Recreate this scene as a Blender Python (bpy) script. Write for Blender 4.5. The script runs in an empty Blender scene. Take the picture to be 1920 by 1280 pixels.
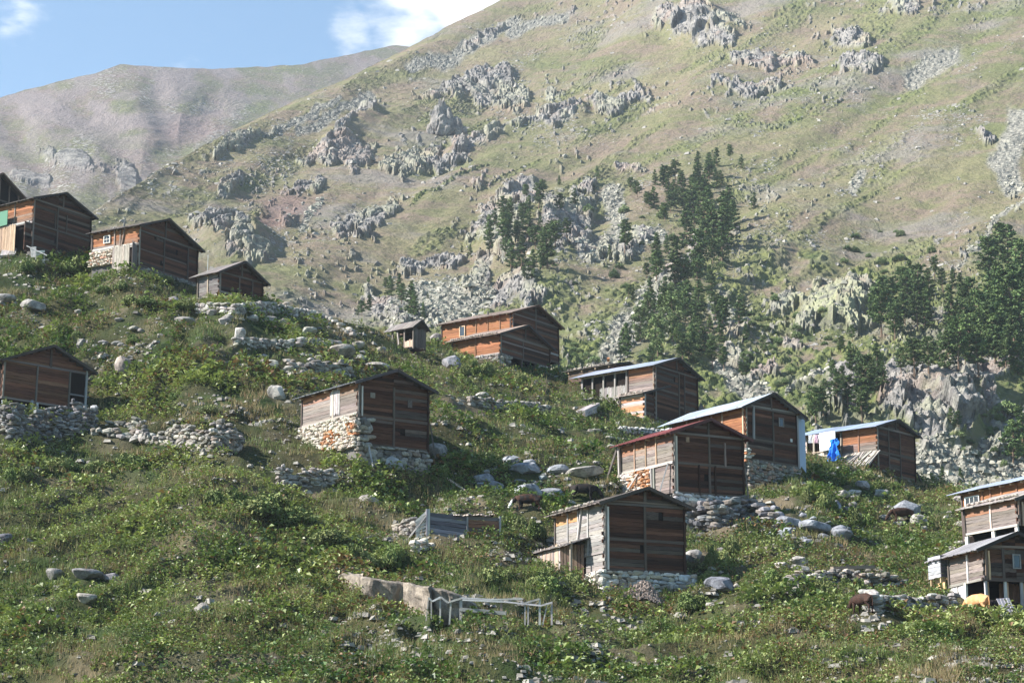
import bpy, bmesh, math, random
import numpy as np
from mathutils import Vector, Matrix, Euler
from mathutils.bvhtree import BVHTree
random.seed(7); rng = np.random.default_rng(7)
R_ = math.radians
S = bpy.context.scene
COL = S.collection
# ------------------------------------------------------------------ camera, world, sun, exposure
FPX = 4000.0; PITCH = R_(12.8); CAMZ = 1.7
cam = bpy.data.objects.new('camera', bpy.data.cameras.new('camera')); COL.objects.link(cam)
cam.location = (0, 0, CAMZ); cam.rotation_euler = (R_(90) + PITCH, 0, 0)
cam.data.sensor_width = 36; cam.data.lens = 36 * FPX / 1920
cam.data.clip_start = 0.5; cam.data.clip_end = 20000
S.camera = cam
SUN_AZ, SUN_EL = -101.0, 36.0           # azimuth from +Y, clockwise
W = bpy.data.worlds.new("World"); S.world = W; W.use_nodes = True
nt = W.node_tree; nt.nodes.clear()
sky = nt.nodes.new('ShaderNodeTexSky'); sky.sky_type = 'NISHITA'; sky.sun_disc = False
sky.sun_elevation = R_(SUN_EL); sky.sun_rotation = R_(SUN_AZ % 360); sky.altitude = 1800
sky.air_density = 1.0; sky.dust_density = .5; sky.ozone_density = 1.4
bg = nt.nodes.new('ShaderNodeBackground'); bg.inputs[1].default_value = 0.080
out = nt.nodes.new('ShaderNodeOutputWorld')
tc = nt.nodes.new('ShaderNodeTexCoord')
# clouds: patchy noise over the whole sky, denser in a few banks
mp = nt.nodes.new('ShaderNodeMapping'); mp.inputs['Scale'].default_value = (1, 1, 2.4)
no = nt.nodes.new('ShaderNodeTexNoise'); no.inputs['Scale'].default_value = 24; no.inputs['Detail'].default_value = 9; no.inputs['Roughness'].default_value = .58
nt.links.new(tc.outputs['Generated'], mp.inputs[0]); nt.links.new(mp.outputs[0], no.inputs['Vector'])
def banks():
    prev = None
    for (az, el, r, s) in ((-2.9, 21.1, .036, .86), (-1.3, 21.9, .042, 1.0), (-4.4, 20.8, .024, .55), (-13.6, 21.0, .022, .30), (-30, 24, .10, .9), (22, 27, .12, .9), (60, 20, .15, 1), (-75, 26, .14, .9), (120, 24, .2, 1), (-130, 25, .2, 1), (180, 28, .2, 1)):
        d = (math.sin(R_(az)) * math.cos(R_(el)), math.cos(R_(az)) * math.cos(R_(el)), math.sin(R_(el)))
        di = nt.nodes.new('ShaderNodeVectorMath'); di.operation = 'DISTANCE'
        di.inputs[1].default_value = d; nt.links.new(tc.outputs['Generated'], di.inputs[0])
        mr = nt.nodes.new('ShaderNodeMapRange'); mr.interpolation_type = 'SMOOTHSTEP'
        mr.inputs[1].default_value = 0; mr.inputs[2].default_value = r; mr.inputs[3].default_value = s; mr.inputs[4].default_value = 0
        nt.links.new(di.outputs['Value'], mr.inputs[0])
        if prev is None: prev = mr.outputs[0]
        else:
            a = nt.nodes.new('ShaderNodeMath'); a.operation = 'MAXIMUM'
            nt.links.new(prev, a.inputs[0]); nt.links.new(mr.outputs[0], a.inputs[1]); prev = a.outputs[0]
    return prev
bk = banks()
ad = nt.nodes.new('ShaderNodeMath'); ad.operation = 'MULTIPLY_ADD'; ad.inputs[1].default_value = .55
nt.links.new(bk, ad.inputs[0]); nt.links.new(no.outputs[0], ad.inputs[2])
cr = nt.nodes.new('ShaderNodeMapRange'); cr.interpolation_type = 'SMOOTHSTEP'; cr.inputs[1].default_value = .60; cr.inputs[2].default_value = 1.02
nt.links.new(ad.outputs[0], cr.inputs[0])
mx = nt.nodes.new('ShaderNodeMix'); mx.data_type = 'RGBA'
nt.links.new(cr.outputs[0], mx.inputs[0]); tw = nt.nodes.new('ShaderNodeMix'); tw.data_type = 'RGBA'; tw.blend_type = 'MULTIPLY'; tw.inputs[0].default_value = 1; tw.inputs[7].default_value = (.80, 1.0, 1.0, 1); nt.links.new(sky.outputs[0], tw.inputs[6]); nt.links.new(tw.outputs[2], mx.inputs[6]); mx.inputs[7].default_value = (6.4, 6.5, 6.6, 1)
nt.links.new(mx.outputs[2], bg.inputs[0]); nt.links.new(bg.outputs[0], out.inputs[0])
sl = bpy.data.lights.new('sun', 'SUN'); sl.energy = 5.0; sl.angle = R_(.5); sl.color = (1, .95, .88)
so = bpy.data.objects.new('sun', sl); COL.objects.link(so)
sd = Vector((math.sin(R_(SUN_AZ)) * math.cos(R_(SUN_EL)), math.cos(R_(SUN_AZ)) * math.cos(R_(SUN_EL)), math.sin(R_(SUN_EL))))
so.rotation_euler = sd.to_track_quat('Z', 'Y').to_euler(); so.location = sd * 500
S.view_settings.view_transform = 'Standard'; S.view_settings.look = 'None'; S.view_settings.gamma = 1
S.view_settings.use_curve_mapping = False; S.view_settings.exposure = 1.47
S.render.engine = 'CYCLES'
HAZE = 0.000095
# ------------------------------------------------------------------ projection helpers
CAM = Vector((0, 0, CAMZ)); cF = Vector((0, math.cos(PITCH), math.sin(PITCH))); cU = Vector((0, -math.sin(PITCH), math.cos(PITCH)))
def at(px, py, D):
    d = cF + Vector((1, 0, 0)) * ((px - 960) / FPX) + cU * ((640 - py) / FPX)
    return CAM + d * (D / d.y)
def solve_px(C, d, px):
    q = C - CAM; k = (px - 960) / FPX
    return (k * q.dot(cF) - q.x) / (d.x - k * d.dot(cF))
def solve_py(C, py):
    q = C - CAM; k = (640 - py) / FPX
    return (k * q.dot(cF) - q.dot(cU)) / (cU.z - k * cF.z)
def topx(p):
    q = p - CAM; z = q.dot(cF); return 960 + FPX * q.x / z, 640 - FPX * q.dot(cU) / z
# ------------------------------------------------------------------ numpy noise
def h2(ix, iy, s):
    a = (ix.astype(np.int64) * 374761393 + iy.astype(np.int64) * 668265263 + s * 1442695041) & 0xffffffff
    a = ((a ^ (a >> 13)) * 1274126177) & 0xffffffff
    return ((a ^ (a >> 16)) & 0xffffff) / float(0xffffff)
def vn(x, y, s=0):
    ix = np.floor(x); iy = np.floor(y); fx = x - ix; fy = y - iy
    fx = fx * fx * (3 - 2 * fx); fy = fy * fy * (3 - 2 * fy)
    a = h2(ix, iy, s); b = h2(ix + 1, iy, s); c = h2(ix, iy + 1, s); d = h2(ix + 1, iy + 1, s)
    return (a + (b - a) * fx) * (1 - fy) + (c + (d - c) * fx) * fy
def fbm(x, y, s=0, o=4, g=.5):
    t = 0; a = 1; n = 0
    for i in range(o):
        t = t + a * vn(x * 2 ** i + 17.3 * i, y * 2 ** i - 9.1 * i, s + i); n += a; a *= g
    return t / n
def worley(x, y, s=0):
    ix = np.floor(x); iy = np.floor(y)
    f1 = np.full(x.shape, 9.); f2 = np.full(x.shape, 9.); cid = np.zeros(x.shape)
    for dx in (-1, 0, 1):
        for dy in (-1, 0, 1):
            cx = ix + dx; cy = iy + dy
            d = np.hypot(cx + h2(cx, cy, s) - x, cy + h2(cx, cy, s + 5) - y)
            m = d < f1; f2 = np.where(m, f1, np.minimum(f2, d)); cid = np.where(m, h2(cx, cy, s + 9), cid); f1 = np.where(m, d, f1)
    return f1, f2, cid
def sst(a, b, x):
    t = np.clip((x - a) / (b - a), 0, 1); return t * t * (3 - 2 * t)
def tps(pts, lam=1e-3):
    P = np.array(pts, float); X = P[:, :2] / 500.; v = np.log(P[:, 2]); n = len(X)
    r = np.hypot(X[:, None, 0] - X[None, :, 0], X[:, None, 1] - X[None, :, 1])
    K = np.where(r > 0, r * r * np.log(r + 1e-12), 0) + lam * np.eye(n)
    Q = np.c_[np.ones(n), X]; A = np.block([[K, Q], [Q.T, np.zeros((3, 3))]])
    w = np.linalg.solve(A, np.r_[v, np.zeros(3)])
    def f(px, py):
        x = np.asarray(px, float) / 500.; y = np.asarray(py, float) / 500.
        o = w[n] + w[n + 1] * x + w[n + 2] * y
        for i in range(n):
            rr = (x - X[i, 0]) ** 2 + (y - X[i, 1]) ** 2
            o = o + w[i] * .5 * rr * np.log(rr + 1e-12)
        return np.exp(o)
    return f
def at_np(px, py, D):
    dx = (px - 960) / FPX; k = (640 - py) / FPX
    dy = cF.y + cU.y * k; dz = cF.z + cU.z * k; s = D / dy
    return np.stack([dx * s, D + 0 * s, CAMZ + dz * s], -1)
# ------------------------------------------------------------------ material helpers
class M:
    def __init__(s, name, rough=.85, spec=.25):
        s.m = bpy.data.materials.new(name); s.m.use_nodes = True; s.t = s.m.node_tree; s.b = s.t.nodes['Principled BSDF']
        s.b.inputs['Roughness'].default_value = rough; s.b.inputs['Specular IOR Level'].default_value = spec
    def n(s, t, **k):
        n = s.t.nodes.new('ShaderNode' + t)
        for a, v in k.items():
            if a.startswith('i_'):
                n.inputs[int(a[2:]) if a[2:].isdigit() else a[2:].replace('_', ' ')].default_value = v
            else: setattr(n, a, v)
        return n
    def l(s, a, b): s.t.links.new(a, b)
    def noise(s, vec, scale, detail=5, rough=.55, out=0):
        n = s.n('TexNoise'); n.inputs['Scale'].default_value = scale; n.inputs['Detail'].default_value = detail; n.inputs['Roughness'].default_value = rough
        if vec is not None: s.l(vec, n.inputs['Vector'])
        return n.outputs[out]
    def voro(s, vec, scale, feat='F1', out='Distance', rnd=1):
        n = s.n('TexVoronoi', feature=feat); n.inputs['Scale'].default_value = scale; n.inputs['Randomness'].default_value = rnd
        s.l(vec, n.inputs['Vector']); return n.outputs[out]
    def mapr(s, v, a, b, c=0., d=1., sm=True):
        n = s.n('MapRange'); n.interpolation_type = 'SMOOTHSTEP' if sm else 'LINEAR'
        for i, q in enumerate((a, b, c, d)): n.inputs[i + 1].default_value = q
        s.l(v, n.inputs[0]); return n.outputs[0]
    def mix(s, f, a, b, bt='MIX'):
        n = s.n('Mix'); n.data_type = 'RGBA'; n.blend_type = bt
        for q, i in ((f, 0), (a, 6), (b, 7)):
            if isinstance(q, (int, float)): n.inputs[i].default_value = q
            elif isinstance(q, tuple): n.inputs[i].default_value = (*q, 1)
            else: s.l(q, n.inputs[i])
        return n.outputs[2]
    def math(s, op, a, b=0.):
        n = s.n('Math'); n.operation = op
        for q, i in ((a, 0), (b, 1)):
            if isinstance(q, (int, float)): n.inputs[i].default_value = q
            else: s.l(q, n.inputs[i])
        return n.outputs[0]
    def attr(s, name, out='Fac'):
        n = s.n('Attribute'); n.attribute_name = name; return n.outputs[out]
    def pos(s): return s.n('NewGeometry').outputs['Position']
    def mapping(s, v, sc=(1, 1, 1), rot=(0, 0, 0)):
        n = s.n('Mapping'); n.inputs['Scale'].default_value = sc; n.inputs['Rotation'].default_value = rot; s.l(v, n.inputs[0]); return n.outputs[0]
    def bump(s, h, dist, strength=1.):
        n = s.n('Bump'); n.inputs['Distance'].default_value = dist; n.inputs['Strength'].default_value = strength
        s.l(h, n.inputs['Height']); s.l(n.outputs[0], s.b.inputs['Normal'])
    def col(s, c):
        if isinstance(c, tuple): s.b.inputs['Base Color'].default_value = (*c, 1)
        else: s.l(c, s.b.inputs['Base Color'])
def objcolor_mat(name, amp=(.55, 1.35), sc=(5, 3, 3), nscale=1.0, rough=.85, bumpd=.02, spec=.2):
    m = M(name, rough, spec); tc = m.n('TexCoord'); oi = m.n('ObjectInfo')
    v = m.mapping(tc.outputs['Object'], sc)
    ad = m.n('VectorMath', operation='ADD'); m.l(v, ad.inputs[0])
    cb = m.n('CombineXYZ'); r = m.math('MULTIPLY', oi.outputs['Random'], 97.)
    m.l(r, cb.inputs[0]); m.l(r, cb.inputs[2]); m.l(cb.outputs[0], ad.inputs[1])
    n = m.noise(ad.outputs[0], nscale, 6, .65)
    g = m.mapr(n, .28, .72, amp[0], amp[1], False)
    rr = m.mapr(oi.outputs['Random'], 0, 1, .8, 1.2, False)
    m.col(m.mix(1., m.mix(1., oi.outputs['Color'], g, 'MULTIPLY'), rr, 'MULTIPLY'))
    m.bump(n, bumpd); return m.m
MAT = {}
MAT['wood'] = objcolor_mat('weathered_wood', (.55, 1.4), (3, 3, 5))
MAT['stone'] = objcolor_mat('dry_stone', (.6, 1.3), (2.4, 2.4, 2.4), bumpd=.05)
MAT['metal'] = objcolor_mat('roof_metal', (.85, 1.1), (2, 6, 1), rough=.5, bumpd=.0, spec=.3)
MAT['cloth'] = objcolor_mat('cloth', (.85, 1.1), (3, 3, 3), rough=.9)
def glass():
    m = M('window_glass', .1, .6); m.col((.05, .06, .07)); return m.m
MAT['glass'] = glass()
def dark():
    m = M('dark_inside', .95, .05); m.col((.018, .014, .012)); return m.m  # near-black colour stands in for the shade inside openings and walls
MAT['dark'] = dark()
def boulder_mat():
    m = M('boulder_rock', .9, .2); tc = m.n('TexCoord'); oi = m.n('ObjectInfo'); p = m.pos()
    n = m.noise(p, 1.6, 8, .65); n2 = m.noise(p, 6, 6, .6)
    c = m.mix(m.mapr(n, .35, .65), (.15, .142, .138), (.34, .325, .305))
    c = m.mix(m.mapr(n2, .55, .7, 0, .5), c, (.10, .10, .095))
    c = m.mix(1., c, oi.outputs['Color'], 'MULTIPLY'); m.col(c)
    m.bump(m.math('ADD', n, m.math('MULTIPLY', n2, .4)), .12); return m.m
MAT['boulder'] = boulder_mat()
def ground_mat():
    m = M('hillside_ground', .95, .1); p = m.pos()
    n = m.noise(p, .16, 6, .6); n2 = m.noise(p, 1.3, 7, .65); n3 = m.noise(p, 9, 3, .6)
    c = m.mix(m.mapr(n, .4, .6), (.032, .05, .016), (.065, .058, .028))
    c = m.mix(m.mapr(n2, .45, .66), c, (.035, .042, .018))
    c = m.mix(m.mapr(n2, .6, .75, 0, .6), c, (.17, .135, .085))
    st = m.mapr(m.voro(p, 2.2), .12, .2, 1, 0)
    c = m.mix(m.math('MULTIPLY', st, m.mapr(m.noise(p, .35), .48, .6)), c, (.32, .30, .27))
    c = m.mix(m.attr('bare'), c, m.mix(n3, (.085, .068, .045), (.17, .14, .095))); m.col(c)
    m.bump(m.math('ADD', n2, m.math('MULTIPLY', n3, .3)), .25); return m.m
MAT['ground'] = ground_mat()
def vcol_mat(name, rough=.6, spec=.3, trans=0.):
    m = M(name, rough, spec); c = m.attr('tint', 'Color'); m.col(c)
    if trans:
        t = m.n('BsdfTranslucent'); m.l(m.mix(1., c, (1.1, 1.25, .6), 'MULTIPLY'), t.inputs[0])
        x = m.n('MixShader'); x.inputs[0].default_value = trans; m.l(m.b.outputs[0], x.inputs[1]); m.l(t.outputs[0], x.inputs[2])
        m.l(x.outputs[0], m.t.nodes['Material Output'].inputs[0])
    return m.m
MAT['leaf'] = vcol_mat('leaf_green', .42, .45, .18)
MAT['grass'] = vcol_mat('grass_blades', .7, .2, .2)
def crown_mat(name, a, b):
    m = M(name, .7, .2); oi = m.n('ObjectInfo'); p = m.pos()
    c = m.mix(m.mapr(m.noise(p, .5, 4), .35, .65), a, b); c = m.mix(1., c, m.attr('tint', 'Color'), 'MULTIPLY')
    c = m.mix(1., c, m.mapr(oi.outputs['Random'], 0, 1, .75, 1.25, False), 'MULTIPLY'); m.col(c); return m.m
MAT['pine'] = crown_mat('pine_needles', (.045, .082, .028), (.115, .16, .055))
MAT['pale'] = crown_mat('broadleaf_crown', (.10, .145, .05), (.16, .20, .085))
MAT['shrub'] = crown_mat('shrub_foliage', (.10, .145, .04), (.18, .20, .075))
def bark():
    m = M('bark', .9, .1); m.col(m.mix(m.noise(m.pos(), 1.5), (.10, .07, .05), (.2, .14, .10))); return m.m
MAT['bark'] = bark()
def mountain_mat(far=False):
    m = M('far_hill_ground' if far else 'mountain_ground', .95, .1); p = m.pos()
    s = .45 if far else 1.
    big = m.noise(p, .006 * s, 6, .6); mid = m.noise(p, .035 * s, 7, .62); fine = m.noise(p, .22 * s, 8, .7); vf = m.noise(p, .9 * s, 5, .7)
    green = m.attr('green')
    if far:
        g1 = m.mix(m.mapr(big, .38, .62), (.15, .13, .10), (.12, .125, .07)); g2 = (.18, .14, .125)
    else:
        g1 = m.mix(m.mapr(big, .38, .62), (.140, .150, .068), (.21, .185, .11)); g2 = (.205, .16, .12)
    c = m.mix(m.mapr(mid, .42, .62), g1, g2)
    c = m.mix(m.mapr(m.math('ADD', fine, m.math('MULTIPLY', m.math('SUBTRACT', vf, .5), .5)), .5, .62, 0, .6), c, (.115, .125, .055))
    c = m.mix(green, c, m.mix(m.mapr(m.math('ADD', fine, m.math('MULTIPLY', m.math('SUBTRACT', vf, .5), .8)), .36, .64), (.055, .08, .03), (.18, .20, .07)))
    # loose stones lying in the turf
    vv = m.n('VectorMath', operation='ADD'); m.l(p, vv.inputs[0]); nz = m.n('TexNoise'); nz.inputs['Scale'].default_value = .5; m.l(p, nz.inputs['Vector'])
    sc = m.n('VectorMath', operation='SCALE'); m.l(nz.outputs['Color'], sc.inputs[0]); sc.inputs['Scale'].default_value = 2.5; m.l(sc.outputs[0], vv.inputs[1])
    vs = m.voro(vv.outputs[0], .33 * s); vs2 = m.voro(vv.outputs[0], .75 * s)
    dens = m.attr('stones')
    st = m.math('MULTIPLY', m.mapr(m.math('SUBTRACT', vs, m.math('MULTIPLY', dens, .42)), -.02, .06, 1, 0), m.mapr(dens, .05, .2))
    st2 = m.math('MULTIPLY', m.mapr(m.math('SUBTRACT', vs2, m.math('MULTIPLY', dens, .5)), -.02, .08, 1, 0), m.mapr(dens, .02, .2))
    stc = m.mix(m.mapr(fine, .35, .65), (.25, .24, .225), (.40, .38, .345))
    c = m.mix(m.math('MAXIMUM', st, st2), c, stc)
    sct = m.mix(m.mapr(m.voro(p, .8 * s, out='Distance'), .15, .7), (.36, .345, .29), (.17, .165, .145)) if not far else m.mix(mid, (.25, .205, .195), (.17, .15, .15))
    c = m.mix(m.math('MULTIPLY', m.mapr(m.noise(p, .014 * s, 5, .65), .52, .66), .7), c, (.21, .19, .175) if not far else (.19, .15, .145))
    c = m.mix(m.attr('scree'), c, sct)
    rk = m.mix(m.mapr(fine, .35, .65), (.125, .12, .118), (.33, .31, .285))
    rk = m.mix(m.mapr(mid, .50, .64, 0, .4), rk, (.37, .26, .20) if not far else (.33, .27, .25))
    rk = m.mix(m.mapr(vf, .55, .7, 0, .45), rk, (.10, .10, .095))
    rk = m.mix(m.math('MULTIPLY', m.attr('lichen'), m.mapr(fine, .35, .6, .2, .9)), rk, (.33, .34, .20))
    c = m.mix(m.attr('rock'), c, rk)
    c = m.mix(m.math('MULTIPLY', m.attr('purple'), .75), c, (.20, .13, .12))
    m.col(c)
    h = m.math('ADD', fine, m.math('MULTIPLY', vf, .35)); m.bump(m.math('ADD', h, m.math('MULTIPLY', m.math('MAXIMUM', st, st2), .45)), 2.2 / s, .9); return m.m
MAT['mountain'] = mountain_mat(); MAT['farhill'] = mountain_mat(True)
# ------------------------------------------------------------------ mesh helpers
def np_mesh(name, V, F, mat, smooth=False, attrs=None, tint=None):
    V = np.asarray(V, np.float32).reshape(-1, 3); F = np.asarray(F, np.int32); k = F.shape[1]
    me = bpy.data.meshes.new(name); me.vertices.add(len(V)); me.vertices.foreach_set('co', V.ravel())
    me.loops.add(F.size); me.loops.foreach_set('vertex_index', F.ravel())
    me.polygons.add(len(F)); me.polygons.foreach_set('loop_start', np.arange(0, F.size, k, dtype=np.int32))
    me.polygons.foreach_set('use_smooth', np.full(len(F), smooth, dtype=bool))
    me.update(calc_edges=True); me.materials.append(mat)
    for a, v in (attrs or {}).items():
        at_ = me.attributes.new(a, 'FLOAT', 'POINT'); at_.data.foreach_set('value', np.asarray(v, np.float32).ravel())
    if tint is not None:
        at_ = me.attributes.new('tint', 'FLOAT_COLOR', 'POINT'); t = np.ones((len(V), 4), np.float32); t[:, :3] = tint
        at_.data.foreach_set('color', t.ravel())
    return me
def link(name, me, parent=None, **k):
    o = bpy.data.objects.new(name, me); COL.objects.link(o)
    if parent is not None: o.parent = parent
    for a, v in k.items(): setattr(o, a, v)
    return o
def tag(o, label=None, cat=None, group=None, kind=None):
    if label: o['label'] = label
    if cat: o['category'] = cat
    if group: o['group'] = group
    if kind: o['kind'] = kind
    return o
def empty(name, loc, rz=0., label=None, cat=None, group=None):
    o = bpy.data.objects.new(name, None); COL.objects.link(o); o.location = loc; o.rotation_euler = (0, 0, rz); o.empty_display_size = .3
    return tag(o, label, cat, group)
def bm_mesh(name, bm, mat, smooth=False):
    me = bpy.data.meshes.new(name); bm.normal_update(); bm.to_mesh(me); bm.free(); me.materials.append(mat)
    if smooth: me.polygons.foreach_set('use_smooth', [True] * len(me.polygons))
    return me
def grid_faces(nr, nc):
    i = np.arange(nr * nc).reshape(nr, nc)
    return np.stack([i[:-1, :-1], i[:-1, 1:], i[1:, 1:], i[1:, :-1]], -1).reshape(-1, 4)
# ------------------------------------------------------------------ piece meshes (shared)
def plank_mesh(seed, mat, name='plank', seg=5, jz=.07, jy=.12):
    r = random.Random(seed); V = []; F = []
    for i in range(seg + 1):
        x = -.5 + i / seg; a = r.uniform(-jz, jz); b = r.uniform(-jz, jz); c = r.uniform(-jy, jy)
        V += [(x, -.5 + c, -.5 + a), (x, .5, -.5 + a), (x, .5, .5 + b), (x, -.5 + c, .5 + b)]
    for i in range(seg):
        for j in range(4): F.append((i * 4 + j, i * 4 + (j + 1) % 4, i * 4 + 4 + (j + 1) % 4, i * 4 + 4 + j))
    F.append((3, 2, 1, 0)); F.append((seg * 4, seg * 4 + 1, seg * 4 + 2, seg * 4 + 3))
    me = bpy.data.meshes.new(name); me.from_pydata(V, [], F); me.materials.append(mat)
    bm = bmesh.new(); bm.from_mesh(me); bmesh.ops.recalc_face_normals(bm, faces=bm.faces); bm.to_mesh(me); bm.free(); return me
PLANK = [plank_mesh(i, MAT['wood']) for i in range(6)]
BEAM = [plank_mesh(20 + i, MAT['wood'], 'beam', 4, .05, .05) for i in range(3)]
SHEET = [plank_mesh(40 + i, MAT['metal'], 'sheet', 2, .15, .012) for i in range(3)]
BOX = {k: plank_mesh(60, MAT[k], 'box_' + k, 1, 0, 0) for k in ('wood', 'stone', 'dark', 'glass', 'cloth', 'metal')}
def stone_mesh_(seed):
    r = random.Random(seed); bm = bmesh.new(); bmesh.ops.create_cube(bm, size=1)
    bmesh.ops.bevel(bm, geom=list(bm.edges), offset=.2, segments=1, affect='EDGES', profile=.6)
    for v in bm.verts: v.co += Vector((r.uniform(-.09, .09), r.uniform(-.06, .06), r.uniform(-.09, .09)))
    return bm_mesh('stone', bm, MAT['stone'])
def stone_mesh(seed):
    r = np.random.default_rng(seed); bm = bmesh.new(); bmesh.ops.create_cube(bm, size=1)
    bmesh.ops.bevel(bm, geom=list(bm.edges), offset=.24, segments=1, affect='EDGES', profile=.6)
    taper = r.uniform(-.35, .35); sh = r.uniform(-.25, .25); ns = r.normal(size=(3, 3))
    for v in bm.verts:
        x, y, z = v.co; v.co = Vector((x * (1 + taper * z * 1.4) + r.uniform(-.06, .06), y + r.uniform(-.08, .08), z * (1 + sh * x * 2) + r.uniform(-.08, .08)))
    return bm_mesh('stone', bm, MAT['stone'])
STONE = [stone_mesh(i) for i in range(9)]
def boulder_mesh(seed, sub=3):
    bm = bmesh.new(); bmesh.ops.create_icosphere(bm, subdivisions=sub, radius=1)
    r = np.random.default_rng(seed); co = np.array([v.co[:] for v in bm.verts])
    for k in range(13):                       # cut with random planes for flat faces
        n = r.normal(size=3); n /= np.linalg.norm(n); d = r.uniform(.5, .85)
        s = co @ n - d; co -= np.where(s > 0, s, 0)[:, None] * n * .92
    co *= 1 + .07 * (fbm(co[:, 0] * 3 + seed, co[:, 1] * 3 + co[:, 2] * 2.3, seed) - .5)[:, None] * 2
    for v, c in zip(bm.verts, co): v.co = c
    return bm_mesh('boulder', bm, MAT['boulder'])
BOULD = [boulder_mesh(i + 3) for i in range(7)]
def piece(name, me, parent, loc, size, rot=(0, 0, 0), color=None):
    o = bpy.data.objects.new(name, me); COL.objects.link(o); o.parent = parent
    o.location = loc; o.scale = size; o.rotation_euler = rot
    if color: o.color = (*color, 1)
    return o
def ru(a, b): return random.uniform(a, b)
def cj(c, a=.15):
    k = ru(1 - a, 1 + a); return tuple(max(0, q * k * ru(.96, 1.04)) for q in c)
def cmix(a, b, t): return tuple(a[i] * (1 - t) + b[i] * t for i in range(3))
ORANGE = (.27, .118, .058); GREYW = (.185, .155, .138); BROWN = (.072, .031, .018); DBROWN = (.036, .018, .012); BEAMC = (.098, .075, .062); SILV = (.27, .25, .235)  # BROWN, DBROWN and BEAMC lowered to put the gable shade into the colour
def bar(name, parent, a, b, w, h=None, color=BEAMC, mesh=None, roll=0.):
    a = Vector(a); b = Vector(b); d = b - a; h = h or w
    o = bpy.data.objects.new(name, mesh or random.choice(BEAM)); COL.objects.link(o); o.parent = parent
    o.location = (a + b) / 2; q = d.to_track_quat('X', 'Z'); o.rotation_mode = 'QUATERNION'; o.rotation_quaternion = q
    o.scale = (d.length, w, h); o.color = (*cj(color), 1); return o
# ------------------------------------------------------------------ HOUSE DATA (shared by the terrain fit)
HS = dict(
 H0=dict(C=-72, top=352, sill=425, D=236, th=45, R=58, L=-200, apex=326, gy=(470, 455, 440)),
 H1=dict(C=58, top=372, sill=468, D=205, th=43, R=166, L=-70, apex=361, gy=(478, 489, 470)),
 H2=dict(C=258, top=423, sill=497, D=199, th=50, R=368, L=171, apex=412, ax=307, gy=(505, 543, 485)),
 H2b=dict(C=410, top=509, sill=553, D=196, th=44, R=491, L=371, apex=491, gy=(556, 566, 548)),
 HL=dict(C=3, top=674, sill=745, D=165, th=30, R=163, L=-110, apex=647, ax=90, gy=(765, 770, 740)),
 H3=dict(C=670, top=716, sill=832, D=158, th=33, R=802, L=566, apex=695, gy=(868, 893, 822)),
 H5=dict(C=960, top=586, sill=655, D=235, th=55, R=1047, L=828, apex=573, gy=(680, 694, 650)),
 H6=dict(C=1228, top=684, sill=785, D=212, th=55, R=1308, L=1092, apex=669, gy=(790, 800, 742)),
 H13=dict(C=1399, top=760, sill=860, D=187, th=43, R=1495, L=1264, apex=736, gy=(918, 888, 860)),
 H12=dict(C=1264, top=810, sill=923, D=160, th=35, R=1395, L=1167, apex=787, gy=(985, 980, 915)),
 H14=dict(C=1133, top=941, sill=1067, D=140, th=28, R=1284, L=1043, apex=914, gy=(1108, 1104, 1045)),
 H15=dict(C=1645, top=799, sill=880, D=213, th=58, R=1716, L=1514, apex=786, gy=(876, 906, 852)),
 HR=dict(C=1845, top=1026, sill=1086, D=135, th=30, R=1966, L=1782, apex=997, gy=(1140, 1150, 1112)),
 HU=dict(C=1937, top=897, sill=990, D=152, th=43, R=2040, L=1809, apex=880, gy=(1015, 1015, 985)),
)
for k, h in HS.items():
    h['k'] = k; b = math.atan((h['C'] - 960) / FPX); h['rz'] = R_(h['th']) - b
    C = at(h['C'], h['sill'], h['D']); h['O'] = C; dx = Vector((math.cos(h['rz']), math.sin(h['rz']), 0)); dy = Vector((-math.sin(h['rz']), math.cos(h['rz']), 0))
    h['W'] = solve_px(C, dx, h['R']); h['Ln'] = solve_px(C, dy, h['L'])
    h['H'] = solve_py(C, h['top'])
    rf = solve_px(C, dx, h['ax']) / h['W'] if 'ax' in h else .5
    h['rf'] = rf; h['zr'] = solve_py(C + dx * h['W'] * rf, h['apex']) - .12
    h['Dr'] = (C + dx * h['W']).y; h['Dl'] = (C + dy * h['Ln']).y
    h['zg'] = solve_py(C, h['gy'][0])
# ------------------------------------------------------------------ near hillside
pts = [(-300, 1280, 122), (0, 1280, 118), (500, 1280, 112), (960, 1280, 108), (1500, 1280, 110), (1920, 1280, 108), (2250, 1280, 108),
 (-300, 1130, 134), (0, 1150, 128), (500, 1150, 126), (960, 1140, 129), (1560, 1130, 132), (0, 1000, 140), (400, 1000, 138), (870, 1030, 144), (1500, 1060, 146), (1620, 1120, 136),
 (-300, 900, 155), (350, 850, 158), (1000, 900, 161), (1620, 1000, 172), (-300, 650, 190), (300, 650, 180), (480, 760, 168), (600, 680, 183), (850, 740, 190), (820, 800, 170),
 (1000, 760, 200), (520, 575, 206), (700, 625, 217), (830, 655, 228), (1150, 880, 168), (1100, 830, 182), (1800, 925, 207), (1920, 950, 200), (2250, 980, 190), (1750, 1000, 172), (-300, 450, 225), (1060, 712, 238), (2250, 1130, 125)]
for k, h in HS.items():
    if k in ('H0',): continue
    g = h['gy']; pts += [(h['C'], g[0], h['D']), (h['R'], g[1], h['Dr'])]
    if h['L'] > -150 and k not in ('HU',): pts.append((h['L'], g[2], h['Dl']))
Dn = tps(pts, 4e-3)
CR = np.array([(-400, 425), (0, 452), (180, 478), (370, 538), (500, 560), (600, 588), (700, 618), (800, 640), (940, 662), (1060, 702), (1200, 735), (1320, 770), (1500, 838), (1580, 852), (1650, 876), (1720, 896), (1800, 915), (1920, 940), (2300, 985)], float)
def crest(px): return np.interp(px, CR[:, 0], CR[:, 1])
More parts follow.
